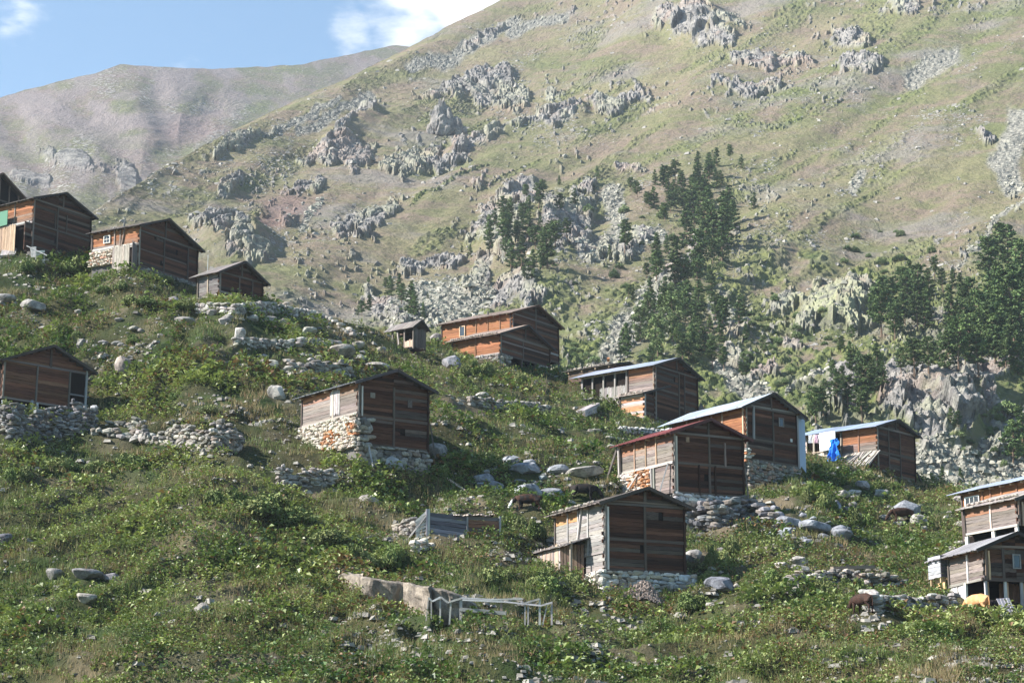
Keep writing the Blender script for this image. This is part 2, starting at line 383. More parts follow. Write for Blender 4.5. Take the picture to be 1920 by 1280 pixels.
NC, NR = 620, 330
u = np.linspace(-260, 2180, NC); v = np.linspace(0, 1, NR)
PX = np.broadcast_to(u, (NR, NC)); c = crest(u); PY = 1345 + (c[None, :] - 1345) * v[:, None]
DD = Dn(PX, PY)
for i in range(1, NR): DD[i] = np.maximum(DD[i], DD[i - 1] + .02)
G = at_np(PX, PY, DD)
def house_dist(x, y):
    m = np.full(x.shape, 99.)
    for h in HS.values():
        cx, cy = h['O'].x, h['O'].y; ca, sa = math.cos(h['rz']), math.sin(h['rz'])
        lx = (x - cx) * ca + (y - cy) * sa; ly = -(x - cx) * sa + (y - cy) * ca
        dx = np.maximum(np.maximum(-lx, lx - h['W']), 0); dy = np.maximum(np.maximum(-ly, ly - h['Ln']), 0)
        m = np.minimum(m, np.hypot(dx, dy))
    return m
hd = house_dist(G[..., 0], G[..., 1]); damp = sst(0, 3.5, hd)
x, y = G[..., 0], G[..., 1]
bump_ = 1.5 * (fbm(x / 7, y / 7, 3, 4) - .5) + .7 * (fbm(x / 2., y / 2.2, 8, 4) - .5)
terr = (fbm(x / 16, y / 10, 33, 3)); bump_ += 2.0 * (np.abs(((terr * 6) % 1) - .5) * 2 - .5) * .55
f1, f2, cid = worley(x / 1.1, y / 1.1, 4); rub = sst(.58, .7, fbm(x / 9, y / 9, 71, 3)); bump_ += rub * .3 * np.maximum(0, .6 - f1) * (cid > .5)
edge = sst(0, .06, 1 - v)[:, None] * .75 + .25
G[..., 2] += bump_ * (.12 + .88 * damp) * edge
bare = np.zeros_like(x)
def ell(px, py, X, Y, rx, ry, rot=0.):
    a = R_(rot); dx = px - X; dy = py - Y; p = dx * math.cos(a) - dy * math.sin(a); q = dx * math.sin(a) + dy * math.cos(a)
    return np.sqrt((p / rx) ** 2 + (q / ry) ** 2)
BARE = [(1440, 945, 60, 12, -5), (1020, 960, 60, 8, 0), (850, 945, 80, 12, 0), (1330, 1000, 60, 12, 0), (1600, 1085, 70, 14, 0), (560, 910, 70, 9, 0), (60, 1120, 50, 6, 0), (960, 1050, 50, 8, 0), (860, 770, 60, 20, 0), (1340, 1050, 40, 10, 0)]
for b in BARE: bare = np.maximum(bare, sst(1.2, .5, ell(PX, PY, *b) + (fbm(x, y, 5, 3) - .5) * 1.2))
bare = np.maximum(bare, .5 * sst(.60, .70, fbm(x / 3.5, y / 3.5, 19, 4)))
# foreground apron down to the camera's feet and the far side of the crest
def rows_extra():
    fr = []; base = G[0].copy()
    for t in np.linspace(0, 1, 14)[:-1]:
        p = base.copy(); p[:, 1] = -30 + (base[:, 1] + 30) * t; p[:, 0] = base[:, 0] * (1 + (1 - t) * .5); p[:, 2] = 0 + (base[:, 2] - 0) * t ** 1.15 - .02
        fr.append(p)
    bk = []; top = G[-1].copy()
    for t in np.linspace(0, 1, 26)[1:]:
        p = top.copy(); p[:, 1] += 130 * t; p[:, 0] *= (1 + .35 * t); p[:, 2] -= 40 * t ** .85 + 6 * (1 - t) * t; p[:, 2] = np.maximum(p[:, 2], 8 - 3 * t); bk.append(p)
    return np.array(fr), np.array(bk)
FR, BK = rows_extra()
ALL = np.concatenate([FR, G, BK]); bz = np.concatenate([np.zeros(FR.shape[:2]), bare, np.zeros(BK.shape[:2])])
hill = link('hillside', np_mesh('hillside', ALL, grid_faces(*ALL.shape[:2]), MAT['ground'], True, dict(bare=bz)), None); tag(hill, kind='structure')
def bvh_of(A, st=2):
    B = A[::st, ::st]; F = grid_faces(*B.shape[:2]); return BVHTree.FromPolygons(B.reshape(-1, 3).tolist(), F.tolist())
BV = bvh_of(ALL, 1 if False else 2)
def gz(x, y, bv=None):
    h = (bv or BV).ray_cast(Vector((x, y, 900)), Vector((0, 0, -1))); return h[0].z if h[0] else 0.
def gpix(px, py, bv=None):
    d = (at(px, py, 100) - CAM).normalized(); h = (bv or BV).ray_cast(CAM + d * 40, d)
    if h[0] is None: return at(px, py, float(Dn(px, py)))
    return h[0]
# ------------------------------------------------------------------ main mountain
mp_ = [(-300, 500, 560), (1750, 900, 345), (1950, 900, 360), (2250, 950, 340), (1600, 830, 370), (1400, 770, 395), (1100, 690, 420), (900, 610, 480), (700, 570, 520), (500, 510, 560), (180, 410, 620),
 (1900, 600, 470), (1900, 400, 640), (1900, 200, 820), (1900, 0, 1030), (1650, 700, 430), (1650, 560, 530), (1650, 400, 670), (1650, 200, 850), (1650, 0, 1070), (1350, 640, 470), (1350, 500, 580), (1350, 300, 780), (1350, 100, 1000), (1350, 0, 1120),
 (1000, 500, 590), (1000, 400, 690), (1000, 250, 890), (1000, 100, 1100), (1000, 0, 1270), (700, 400, 700), (700, 250, 890), (700, 120, 1120), (500, 300, 810), (500, 215, 950), (300, 330, 740), (2250, 500, 560), (2250, 100, 900), (1350, -200, 1380), (2200, -200, 1300), (1800, -200, 1320)]
Dm = tps(mp_, 2e-3)
SK = np.array([(-400, 560), (0, 480), (120, 430), (180, 393), (250, 351), (300, 318), (400, 262), (520, 205), (640, 152), (740, 102), (800, 70), (850, 46), (900, 20), (945, -4), (1050, -60), (1200, -150), (2400, -200)], float)
MC, MR = 980, 500
u2 = np.linspace(-200, 2150, MC); v2 = np.linspace(0, 1, MR)
lo = crest(u2) + 50; hi = np.interp(u2, SK[:, 0], SK[:, 1]) + (fbm(u2 / 40, u2 * 0, 5, 4) - .5) * 8; hi = np.minimum(hi, lo - 20)
QX = np.broadcast_to(u2, (MR, MC)); QY = lo[None, :] + (hi - lo)[None, :] * v2[:, None]
QD = Dm(QX, QY)
for i in range(1, MR): QD[i] = np.maximum(QD[i], QD[i - 1] + .1)
MG = at_np(QX, QY, QD)
# masks, traced as patches on the slope
def line(px, py, P, w):
    d = np.full(px.shape, 1e9)
    for (x0, y0), (x1, y1) in zip(P[:-1], P[1:]):
        ax, ay = x1 - x0, y1 - y0; t = np.clip(((px - x0) * ax + (py - y0) * ay) / (ax * ax + ay * ay), 0, 1)
        d = np.minimum(d, np.hypot(px - x0 - t * ax, py - y0 - t * ay))
    return d / w
X, Y, Z = MG[..., 0], MG[..., 1], MG[..., 2]
w1 = (fbm(QX / 22, QY / 22, 11, 5, .6) - .5) * 2.0; w2 = (fbm(QX / 60, QY / 60, 12, 4) - .5) * 2.0
wx = QX + w2 * 26; wy = QY + (fbm(QX / 50, QY / 50, 15, 4) - .5) * 40
ROCK = [(650, 250, 55, 13, 38), (690, 215, 13, 18, 0), (625, 270, 20, 16, 0), (780, 300, 60, 16, 20), (800, 310, 50, 18, 30), (870, 275, 30, 24, 30), (1310, 40, 85, 32, 5), (1600, 72, 65, 18, -5), (1610, 122, 50, 20, 0),
 (450, 275, 75, 12, 15), (690, 420, 60, 22, 30), (440, 465, 70, 32, -25), (385, 440, 30, 25, 0), (480, 490, 40, 18, 0), (430, 350, 38, 18, 30), (1010, 385, 70, 52, 0), (940, 430, 60, 62, 30), (1055, 430, 50, 66, 0), (905, 510, 32, 42, 0), (965, 545, 50, 36, 0), (905, 55+10, 45, 8, 30),
 (715, 565, 50, 22, -35), (760, 590, 60, 20, -20), (1115, 470, 32, 22, 20), (1160, 480, 36, 18, 30), (1360, 605, 42, 40, 0), (1270, 520, 36, 36, 0), (1200, 440, 24, 16, 0), (1300, 450, 26, 26, 0), (1565, 575, 70, 50, 0), (1600, 555, 36, 50, 0), (1530, 580, 24, 40, 0),
 (1750, 780, 110, 78, -10), (1690, 760, 60, 60, 0), (1800, 730, 60, 40, 0), (1575, 745, 36, 60, 0), (1850, 700, 60, 20, 0), (1900, 790, 60, 18, 10), (1040, 172, 10, 14, 0), (1170, 190, 60, 18, 8), (1130, 185, 40, 12, 0), (1350, 70, 50, 20, 0), (1700, 10, 50, 20, 0),
 (1840, 250, 20, 8, -20), (1880, 810, 26, 40, 0), (1420, 715, 40, 14, 0), (1380, 680, 26, 16, 0), (1490, 640, 30, 14, 0), (1100, 360, 20, 14, 0), (120, 290, 10, 10, 0), (660, 300, 40, 30, 10), (600, 300, 30, 16, 0), (1190, 310, 36, 10, 0), (1450, 110, 90, 14, 0), (1400, 160, 60, 14, 0), (880, 150, 90, 22, 15), (930, 170, 60, 22, 0), (570, 350, 50, 10, 25), (1240, 620, 12, 20, 0), (1460, 560, 30, 16, 0), (540, 410, 25, 10, 0), (820, 480, 70, 12, 5), (780, 500, 40, 12, 5)]
rock = np.zeros_like(X)
for b in ROCK: rock = np.maximum(rock, sst(1.0, .72, ell(wx, wy, *b) + w1 * .85))
for P, w in (([(850, 285), (900, 262), (960, 235), (1020, 228), (1085, 208)], 15), ([(560, 305), (610, 275)], 12), ([(640, 440), (730, 400)], 14)):
    rock = np.maximum(rock, sst(1.1, .7, line(wx, wy, P, w) + w1 * .8))
dots = sst(.68, .74, fbm(QX / 8, QY / 7, 51, 3)) * sst(.54, .64, fbm(QX / 130, QY / 90, 52, 3))
rock = np.maximum(rock, dots * .9)
scree = np.zeros_like(X)
for P, w in (([(1235, 545), (1180, 620), (1120, 690)], 24), ([(1960, 330), (1790, 500)], 4.5), ([(1150, 370), (1165, 430), (1110, 480)], 20), ([(1240, 440), (1190, 460)], 13), ([(780, 560), (900, 540), (850, 600)], 32), ([(740, 590), (900, 610)], 22), ([(1470, 755), (1560, 700)], 5),
             ([(1700, 870), (1920, 880)], 26), ([(1740, 905), (1860, 925)], 22), ([(1910, 230), (1890, 330)], 26), ([(1780, 100), (1720, 130)], 22), ([(1610, 330), (1605, 360)], 10), ([(570, 425), (600, 385)], 8), ([(1440, 770), (1350, 700)], 18), ([(1860, 830), (1900, 900)], 20),
             ([(560, 250), (700, 180)], 9), ([(760, 130), (900, 70), (960, 30)], 12), ([(500, 260), (640, 190)], 7), ([(960, 50), (1060, 10)], 10), ([(1600, 545), (1540, 520)], 8)):
    scree = np.maximum(scree, sst(1.3, .6, line(wx, wy, P, w) + w1 * .5))
green = .95 * sst(400, 690, QY + (fbm(QX / 90, QY / 70, 22, 5) - .5) * 420 + (QX - 1300) * .12) * sst(.30, .5, fbm(QX / 28, QY / 20, 23, 4))
# oblique swales of greener turf running down the slope
al = (QX * .48 + QY * .88); green = np.maximum(green, .55 * sst(.56, .68, fbm((QX * .88 - QY * .48) / 160, al / 26, 24, 4)))
for b in [(1690, 480, 60, 8, 10), (1620, 510, 40, 14, 0), (1490, 740, 60, 30, 30), (840, 360, 90, 5, 25), (1450, 230, 60, 5, 8), (480, 395, 20, 12, 40)]: green = np.maximum(green, sst(1.3, .6, ell(wx, wy, *b) + w1 * .4) * .9)
green *= .35 + .65 * sst(-120, 260, QY - (560 - (QX - 100) * .62) * .9 + 60)
stones = .10 + .5 * sst(.5, .7, fbm(QX / 75, QY / 45, 31, 4)) * (.4 + .6 * sst(.4, .6, fbm(QX / 20, QY / 14, 32, 3)))
stones *= sst(-40, 60, np.abs(QY - (560 - (QX - 500) * .42)) - 15) * .8 + .2
for b in [(800, 180, 200, 60, 15), (1500, 150, 300, 130, 0), (600, 400, 180, 90, 20), (1200, 450, 200, 150, 0)]: stones = np.maximum(stones, .36 * sst(.42, .58, fbm(QX / 18, QY / 12, 34, 3)) * sst(1.3, .5, ell(QX, QY, *b) + w1 * .5))
purple = .8 * sst(1.4, .5, ell(QX, QY, 530, 395, 60, 38, 20) + w1 * .4)
lichen = np.maximum(sst(1.3, .6, ell(QX, QY, 1560, 580, 100, 60, 0) + w2 * .3), .45 * sst(.5, .62, fbm(QX / 60, QY / 40, 42, 3)))
# relief along the slope normal
du = np.gradient(MG, axis=1); dv = np.gradient(MG, axis=0); N = np.cross(du, dv); N /= np.linalg.norm(N, axis=-1, keepdims=True) + 1e-9
N *= np.where(N[..., 2:3] < 0, -1, 1); N = N * .7 + np.array([0, -.55, .08]); 
cx_, cz_ = X / 9 + Y / 30, Z / 10 + Y / 40
a1, a2, ac = worley(cx_ + (fbm(X / 9, Z / 9, 61, 3) - .5) * 1.2, cz_, 61); b1, b2, bc = worley(X / 3.2 + Y / 12, Z / 4.4, 62)
sj = X * .42 + Z * .9 + Y * .12; tj = X * .9 - Z * .42 + Y * .10; wj = (fbm(X / 11, Z / 11, 64, 3) - .5) * 1.1
a1, a2, ac = worley(tj / 6.0 + wj, sj / 10, 61); b1, b2, bc = worley(tj / 2.6 + wj, sj / 4.2, 62); c1, c2, cc = worley(X / 1.5, Z / 2.1, 65)
rel = 5.5 * ac * np.clip((a2 - a1) * 9, 0, 1) + 2.8 * bc * np.clip((b2 - b1) * 7, 0, 1) + 1.2 * cc * np.clip((c2 - c1) * 5, 0, 1)
scale_ = QD / 750
disp = np.maximum(0, rock - dots * .8) * rel * (.22 + .20 * scale_) + dots * rel * .12
big = sst(1.2, .2, ell(QX, QY, 1000, 450, 110, 120)) * 7 + sst(1.2, .2, ell(QX, QY, 1750, 780, 130, 90)) * 5 + sst(1.1, .2, ell(QX, QY, 1565, 575, 80, 60)) * 5 + sst(1.1, .3, ell(QX, QY, 1310, 40, 90, 36)) * 8 + sst(1.1, .3, ell(QX, QY, 440, 460, 90, 50)) * 8
for P, w, hh in (([(850, 285), (960, 235), (1085, 208)], 22, 3.5), ([(610, 280), (700, 210)], 20, 4)): big += sst(1.3, .1, line(QX, QY, P, w)) * hh
macro = 11 * (fbm((QX * .88 - QY * .48) / 330, al / 90, 71, 3) - .5) * scale_ + 4 * (fbm(X / 60, Y / 60, 72, 4) - .5) + 1.6 * (fbm(X / 14, Y / 14, 73, 4) - .5) + .8 * (fbm(X / 3, Y / 3, 74, 3) - .5)
disp = disp + big * (.5 + .5 * np.maximum(ac, 1 - rock)) + green * np.maximum(0, .55 - worley(X / 2.6, Y / 4.0 + Z / 5, 66)[0]) * 3.2 * (.4 + fbm(X / 12, Y / 12, 67, 3)) + macro * sst(0, .05, 1 - v2)[:, None]
s1, s2_, sc_ = worley(X / 3.5, Y / 4.5, 81); disp += stones * (sc_ > .75) * np.maximum(0, .4 - s1) * 2.2 + scree * (fbm(X / 1.6, Y / 1.6, 82, 2) - .5) * 1.3
MG = MG + N * disp[..., None]
fr = []
for t in np.linspace(0, 1, 12)[:-1]:
    p = MG[0].copy(); p[:, 1] = 240 + (p[:, 1] - 240) * t; p[:, 0] *= (.75 + .25 * t); p[:, 2] = 2 + (p[:, 2] - 2) * t ** .8; fr.append(p)
bk_ = []
for t in np.linspace(0, 1, 14)[1:]:
    p = MG[-1].copy(); p[:, 1] += 420 * t; p[:, 0] -= 60 * t; p[:, 2] -= 330 * t ** .9 * np.clip(p[:, 2] / 500, .1, 1); bk_.append(p)
MA = np.concatenate([fr, MG, bk_]); nf, nb = len(fr), len(bk_)
pad = lambda a, e=0.: np.concatenate([np.full((nf, MC), e), a, np.full((nb, MC), e)])
mt = link('mountain', np_mesh('mountain', MA, grid_faces(*MA.shape[:2]), MAT['mountain'], False, dict(rock=pad(rock), scree=pad(scree), green=pad(green, .3), stones=pad(stones), purple=pad(purple), lichen=pad(lichen)))); tag(mt, kind='structure')
BM = bvh_of(MA, 3)
# ------------------------------------------------------------------ far hill on the left
fp = [(-300, 420, 1000), (0, 420, 1050), (200, 420, 1060), (500, 420, 1200), (800, 420, 1500), (-300, 200, 1550), (0, 185, 1700), (225, 122, 1850), (400, 128, 1950), (560, 120, 2050), (730, 85, 2250), (900, 60, 2400), (250, 300, 1330), (0, 300, 1330), (500, 220, 1750)]
Df = tps(fp, 1e-3)
FS = np.array([(-400, 260), (-200, 225), (0, 184), (60, 166), (120, 150), (180, 136), (225, 121), (260, 123), (300, 127), (400, 129), (470, 127), (560, 121), (620, 110), (690, 96), (735, 86), (800, 90), (1000, 120)], float)
FC, FRR = 420, 190
u3 = np.linspace(-200, 960, FC); v3 = np.linspace(0, 1, FRR)
hi3 = np.interp(u3, FS[:, 0], FS[:, 1]) + (fbm(u3 / 25, u3 * 0, 15, 4) - .5) * 5
UX = np.broadcast_to(u3, (FRR, FC)); UY = 560 + (hi3 - 560)[None, :] * v3[:, None]
UD = Df(UX, UY)
for i in range(1, FRR): UD[i] = np.maximum(UD[i], UD[i - 1] + .3)
FG = at_np(UX, UY, UD); X3, Y3, Z3 = FG[..., 0], FG[..., 1], FG[..., 2]
q1 = (fbm(UX / 22, UY / 22, 91, 5, .6) - .5) * 2
rk3 = np.zeros_like(X3)
for b in [(130, 298, 60, 18, -15), (150, 295, 30, 12, -20), (240, 325, 24, 36, 20), (60, 330, 40, 14, 0)]: rk3 = np.maximum(rk3, .85 * sst(1.0, .6, ell(UX, UY, *b) + q1 * .8))
gul = np.minimum(line(UX + q1 * 10, UY, [(180, 400), (240, 350), (262, 330), (235, 290), (210, 240), (150, 200)], 34), line(UX + q1 * 8, UY, [(262, 330), (330, 270), (400, 200)], 30))
gul = np.minimum(gul, line(UX, UY, [(330, 270), (300, 200), (290, 150)], 26)); gul = np.minimum(gul, line(UX, UY, [(90, 380), (70, 300), (20, 230)], 30))
disp3 = rk3 * (9 * fbm(X3 / 14, Z3 / 16, 92, 4)) - 7 * sst(1.6, 0, gul) + 9 * (fbm(UX / 130 + UY / 300, UY / 120, 93, 4) - .5) + 6 * (fbm(X3 / 35, Z3 / 30, 94, 5, .6) - .5) + 2.2 * (fbm(X3 / 9, Z3 / 9, 99, 3, .6) - .5)
disp3 *= .6 * (.15 + .85 * sst(0, .12, 1 - v3))[:, None]
FG = FG + np.array([0, -.6, .8]) * disp3[..., None]
sc3 = np.maximum(.9 * sst(.48, .62, fbm(UX / 80, UY / 40, 95, 5)) * sst(340, 200, UY), .6 * sst(.55, .66, fbm(UX / 30, UY / 30, 96, 4)))
bk3 = []
for t in np.linspace(0, 1, 10)[1:]:
    p = FG[-1].copy(); p[:, 1] += 500 * t; p[:, 2] -= 400 * t; bk3.append(p)
FA = np.concatenate([FG, bk3]); pd = lambda a: np.concatenate([a, np.zeros((len(bk3), FC))])
fh = link('far_hill', np_mesh('far_hill', FA, grid_faces(*FA.shape[:2]), MAT['farhill'], False, dict(rock=pd(rk3), scree=pd(sc3), green=pd(.5 * sst(.5, .7, fbm(UX / 60, UY / 40, 97, 4))), stones=pd(.3 + .4 * sst(.45, .7, fbm(UX / 50, UY / 50, 98, 4))), purple=pd(.5 * sst(1.4, .5, ell(UX, UY, 350, 235, 80, 25, 20) + q1 * .5)), lichen=pd(0 * X3)))); tag(fh, kind='structure')
# wide valley floor under everything so that no gap opens at the sides
vf = link('valley_floor', np_mesh('valley_floor', [(-1400, -60, -2.2), (1400, -60, -2.2), (1400, 3000, -2.2), (-1400, 3000, -2.2)], [(0, 1, 2, 3)], MAT['ground'], False, dict(bare=[0] * 4))); tag(vf, kind='structure')
# ------------------------------------------------------------------ timber houses
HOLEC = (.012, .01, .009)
class Vol:
    """walls, stones and roof of one timber volume; every piece is a child of root"""
    def __init__(s, root, off, W, Ln, H, zr, rf=.5, rzw=0.):
        s.r = root; s.o = Vector(off); s.W = W; s.L = Ln; s.H = H; s.zr = zr; s.rf = rf; s.tan = (zr - H) / (rf * W); s.ang = math.atan(s.tan); s.HRt = zr - s.tan * (1 - rf) * W
        s.rzw = rzw; s.lp = None
    def P(s, face, u, d, z):    # u along the face, d outwards from it
        return s.o + (Vector((u, -d, z)) if face == 'g' else Vector((-d, u, z)))
    def rot(s, face): return (0, 0, 0) if face == 'g' else (0, 0, math.pi / 2)
    def add(s, name, me, face, u, d, z, w, t, h, color, tilt=0.):
        r = s.rot(face); e = Euler((0, tilt, r[2]), 'XYZ')
        return piece(name, me, s.r, s.P(face, u, d, z), (w, t, h), e, color)
    def core(s, z0=0., ins=.06):
        W, L = s.W - ins, s.L; zL, zR, zr = s.H - .12, s.HRt - .12, s.zr - .15
        pr = [(ins, z0), (W, z0), (W, zR), (s.rf * s.W, zr), (ins, zL)]
        V = [(x, ins, z) for x, z in pr] + [(x, L - ins, z) for x, z in pr]; V = [tuple(Vector(v) + s.o) for v in V]
        F = [(0, 1, 2, 3, 4), (9, 8, 7, 6, 5)] + [(i, i + 5, (i + 1) % 5 + 5, (i + 1) % 5) for i in range(5)]
        me = bpy.data.meshes.new('dark_core'); me.from_pydata(V, [], F); me.materials.append(MAT['dark']); link('dark_core', me, s.r)  # near-black backing behind the planks, interior darkness as colour
    def top(s, x):  # roof underside height at x
        return s.zr - s.tan * abs(x - s.rf * s.W)
    def planks(s, face, z0, z1, posts=(), u0=0., u1=None, cf=None, ch=.25, ext=.14, gable=False, skip=()):
        Wd = s.W if face == 'g' else s.L; u1 = Wd if u1 is None else u1; z = z0; i = 0
        cuts = [u0] + [p for p in posts if u0 < p < u1] + [u1]
        while z < z1 - .05:
            h = min(ch * ru(.85, 1.2), z1 - z)
            if z1 - z - h < .1: h = z1 - z
            zc = z + h / 2
            for a, b in zip(cuts[:-1], cuts[1:]):
                aa, bb = a, b
                if face == 'g' and zc + h * .3 > min(s.H, s.HRt):
                    aa = max(a, s.rf * s.W - (s.zr - zc - h * .3) / s.tan); bb = min(b, s.rf * s.W + (s.zr - zc - h * .3) / s.tan)
                    if bb - aa < .25: continue
                hs = [q for q in skip if q[0] == face and aa < q[1] + q[3] / 2 and bb > q[1] - q[3] / 2 and abs(zc - q[2]) < (q[4] + h) / 2 * .8]
                if hs:
                    for c, d in ((aa, hs[0][1] - hs[0][3] / 2), (hs[0][1] + hs[0][3] / 2, bb)):
                        if d - c > .1: s.add('plank', random.choice(PLANK), face, (c + d) / 2, .02, zc, d - c, .1, h * .93, cf((c + d) / 2, zc))
                    continue
                if a == u0 and ext and zc < s.H and u0 == 0: aa -= ext * ru(.6, 1.3) * (1 if (i % 2) == (face == 'g') else .4)
                if bb == Wd and ext and face == 'g' and zc < s.HRt: bb += ext * ru(.3, 1.2)
                s.add('plank', random.choice(PLANK), face, (aa + bb) / 2, .02 + ru(-.012, .012), zc, bb - aa, .1, h * .93, cf((aa + bb) / 2, zc), ru(-.004, .004))
            z += h; i += 1
    def vboards(s, face, z0, z1, u0, u1, w=.22, cf=None, name='board', d=.05, jag=.08):
        u = u0
        while u < u1 - .04:
            ww = min(w * ru(.7, 1.2), u1 - u); a, b = z0 + ru(-jag, jag), z1 + ru(-jag, jag)
            s.add(name, random.choice(PLANK), face, u + ww / 2, d + ru(-.015, .015), (a + b) / 2, ww * .92, .04, b - a, cf(u, z0)); u += ww
    def beam(s, face, z, u0, u1, h=.2, d=.06, color=BEAMC): s.add('beam', random.choice(BEAM), face, (u0 + u1) / 2, d, z, u1 - u0, .16, h, cj(color))
    def post(s, face, u, z0, z1, w=.17, d=.07, color=BEAMC): 
        o = s.add('post', random.choice(BEAM), face, u, d, (z0 + z1) / 2, .1, .1, .1, cj(color)); r = s.rot(face)
        o.rotation_euler = Euler((0, math.pi / 2 + ru(-.01, .01), r[2])); o.scale = (z1 - z0, .15, w); return o
    def hole(s, face, u, z, w, h): s.add('opening', BOX['dark'], face, u, .0, z, w, .08, h, HOLEC)  # near-black box painted in for the unlit hole
    def window(s, face, u, z, w, h, nx=1, ny=1, color=(.6, .56, .5)):
        fr = s.add('window', BOX['dark'], face, u, .11, z, w, .06, h, HOLEC); t = .09
        def sub(nm, me, x, zz, ww, hh, dd, c): 
            o = piece(nm, me, fr, (x / w, (-1 if face == 'g' else 1) * dd / .06, zz / h), (ww / w, .05 / .06, hh / h), (0, 0, 0), c)
        for sx in (-1, 1): sub('frame', BOX['wood'], sx * (w / 2), 0, t, h + t, .06, color)
        for sz in (-1, 1): sub('frame', BOX['wood'], 0, sz * (h / 2), w - t, t, .06, color)
        for i in range(nx):
            for j in range(ny): sub('pane', BOX['glass'], (-.5 + (i + .5) / nx) * (w - t), (-.5 + (j + .5) / ny) * (h - t), (w - t) / nx - .04, (h - t) / ny - .04, .03, (1, 1, 1))
        for i in range(1, nx): sub('frame', BOX['wood'], (-.5 + i / nx) * (w - t), 0, .05, h - t, .063, color)
        for j in range(1, ny): sub('frame', BOX['wood'], 0, (-.5 + j / ny) * (h - t), w - t, .04, .066, color)
    def stones(s, face, ztop, zbot, u0=None, u1=None, cf=None, size=1., cap=150, batter=.06, d=.0):
        Wd = s.W if face == 'g' else s.L; u0 = 0 if u0 is None else u0; u1 = Wd if u1 is None else u1
        c = (u0 + u1) / 2; s.add('rubble_core', BOX['stone'], face, c, -.32 + d, (ztop + zbot - 1) / 2, u1 - u0 - .1, .6, ztop - zbot + .9, (.09, .085, .08))
        z = ztop; n = 0; ca, sa = math.cos(s.rzw), math.sin(s.rzw); O = s.r.location
        while z > zbot:
            h = size * ru(.17, .36); u = u0 + ru(-.15, .05); off = batter * (ztop - z)
            while u < u1:
                w = size * random.choice([ru(.22, .4), ru(.35, .6), ru(.5, .85)]); hh = h * ru(.75, 1.35)
                lc = s.P(face, u + w / 2, off + d + ru(-.08, .10), z - h / 2 + ru(-.07, .07)); wxy = (O.x + lc.x * ca - lc.y * sa, O.y + lc.x * sa + lc.y * ca)
                if O.z + lc.z + h / 2 > gz(*wxy) - .15 and n < cap:
                    col = cf(u, z) if cf else random.choice(STC)
                    piece('stone', random.choice(STONE), s.r, lc, (w * 1.04, .5, hh * 1.06), (ru(-.1, .1), ru(-.22, .22), s.rot(face)[2] + ru(-.16, .16) + (math.pi if random.random() < .5 else 0)), cj(col, .25)); n += 1
                u += w
            z -= h
    def roof(s, kind='wood', color=(.13, .115, .11), og=.55, oe=.55, back=.4, right=True, th=.055, purl=True, L=None, wd=None, rakec=(.06, .05, .045), nb=5, left=True, oer=None):
        L = s.L if L is None else L; me = SHEET if kind == 'metal' else PLANK; wd = wd or (.9 if kind == 'metal' else .34)
        nm = 'roof_sheet' if kind == 'metal' else 'roof_board'; oer = oe if oer is None else oer
        for side, run, zt, ov in ((-1, s.rf * s.W, s.H, oe), (1, (1 - s.rf) * s.W, s.HRt, oer)):
            if (side == 1 and not right) or (side == -1 and not left): continue
            y = -og
            ln = (run + ov) / math.cos(s.ang)
            while y < L + back:
                w = wd * ru(.8, 1.2); l2 = ln * ru(.985, 1.03) if kind != 'metal' else ln * ru(.998, 1.006)
                mx_ = s.rf * s.W + side * l2 / 2 * math.cos(s.ang); mz = s.zr - l2 / 2 * math.sin(s.ang) + .09 + ru(-.012, .012)
                m = random.choice(me); a = side * s.ang
                o = piece(nm, m, s.r, s.o + Vector((mx_, y + w / 2, mz)), (l2, w * 1.03, th * .6 if kind == 'metal' else th), (ru(-.01, .01), a, 0), cj(color, .18 if kind != 'metal' else .05)); y += w
            # rake board
            a = s.o + Vector((s.rf * s.W, -og - .02, s.zr + .02)); b = s.o + Vector((s.rf * s.W + side * (run + ov), -og - .02, s.zr - s.tan * (run + ov) + .02)); bar('rake_board', s.r, a, b, .06, .23, rakec)
        if purl:
            for x in (-.0, s.rf * s.W, s.W):
                zt = s.top(x) - .06; bar('purlin', s.r, s.o + Vector((x, -og + .05, zt)), s.o + Vector((x, L + back - .1, zt)), .16, .16, (.2, .14, .10))
            for i in range(nb):
                y = .4 + (L - .6) * i / max(1, nb - 1); bar('beam_end', s.r, s.o + Vector((.1, y, s.H - .17)), s.o + Vector((-oe * .72, y, s.H - .19)), .15, .15, (.36, .27, .19))
STC = [(.27, .25, .22), (.19, .18, .165), (.34, .31, .275), (.14, .135, .13), (.24, .205, .17), (.28, .265, .245)]
LICH = [(.34, .155, .07), (.36, .22, .135)]
def house(k, label, cat='house', group='weathered timber houses on the hillside'):
    h = HS[k]; label = label if label != 'x' else 'long timber house with tiny white-framed window above lit rubble stone'; r = empty('timber_house', h['O'], h['rz'], label, cat, group); r.rotation_euler = (ru(-.012, .012), ru(-.015, .015), h['rz']); LM.append((h['C'], (h['top'] + h['sill']) / 2, LMN[k]))
    v = Vol(r, (0, 0, 0), h['W'], h['Ln'], h['H'], h['zr'], h['rf'], h['rz']); v.Z = lambda py: solve_py(h['O'], py); v.h = h
    v.core(-.05); return r, v
def sub(v, Cpx, pyb, D, Rpx, Lpx, pytop, pyapex, rf=.5):
    h = v.h; C = at(Cpx, pyb, D); dx = Vector((math.cos(h['rz']), math.sin(h['rz']), 0)); dy = Vector((-dx.y, dx.x, 0)); q = C - h['O']
    w = Vol(v.r, (q.dot(dx), q.dot(dy), q.z), solve_px(C, dx, Rpx), solve_px(C, dy, Lpx), solve_py(C, pytop), 1, rf, h['rz'])
    zr = solve_py(C + dx * w.W * rf, pyapex) - .1; w.zr = zr; w.tan = (zr - w.H) / (rf * w.W); w.ang = math.atan(w.tan); w.HRt = zr - w.tan * (1 - rf) * w.W
    w.Z = lambda py: solve_py(C, py); w.h = h; w.core(-.05); return w
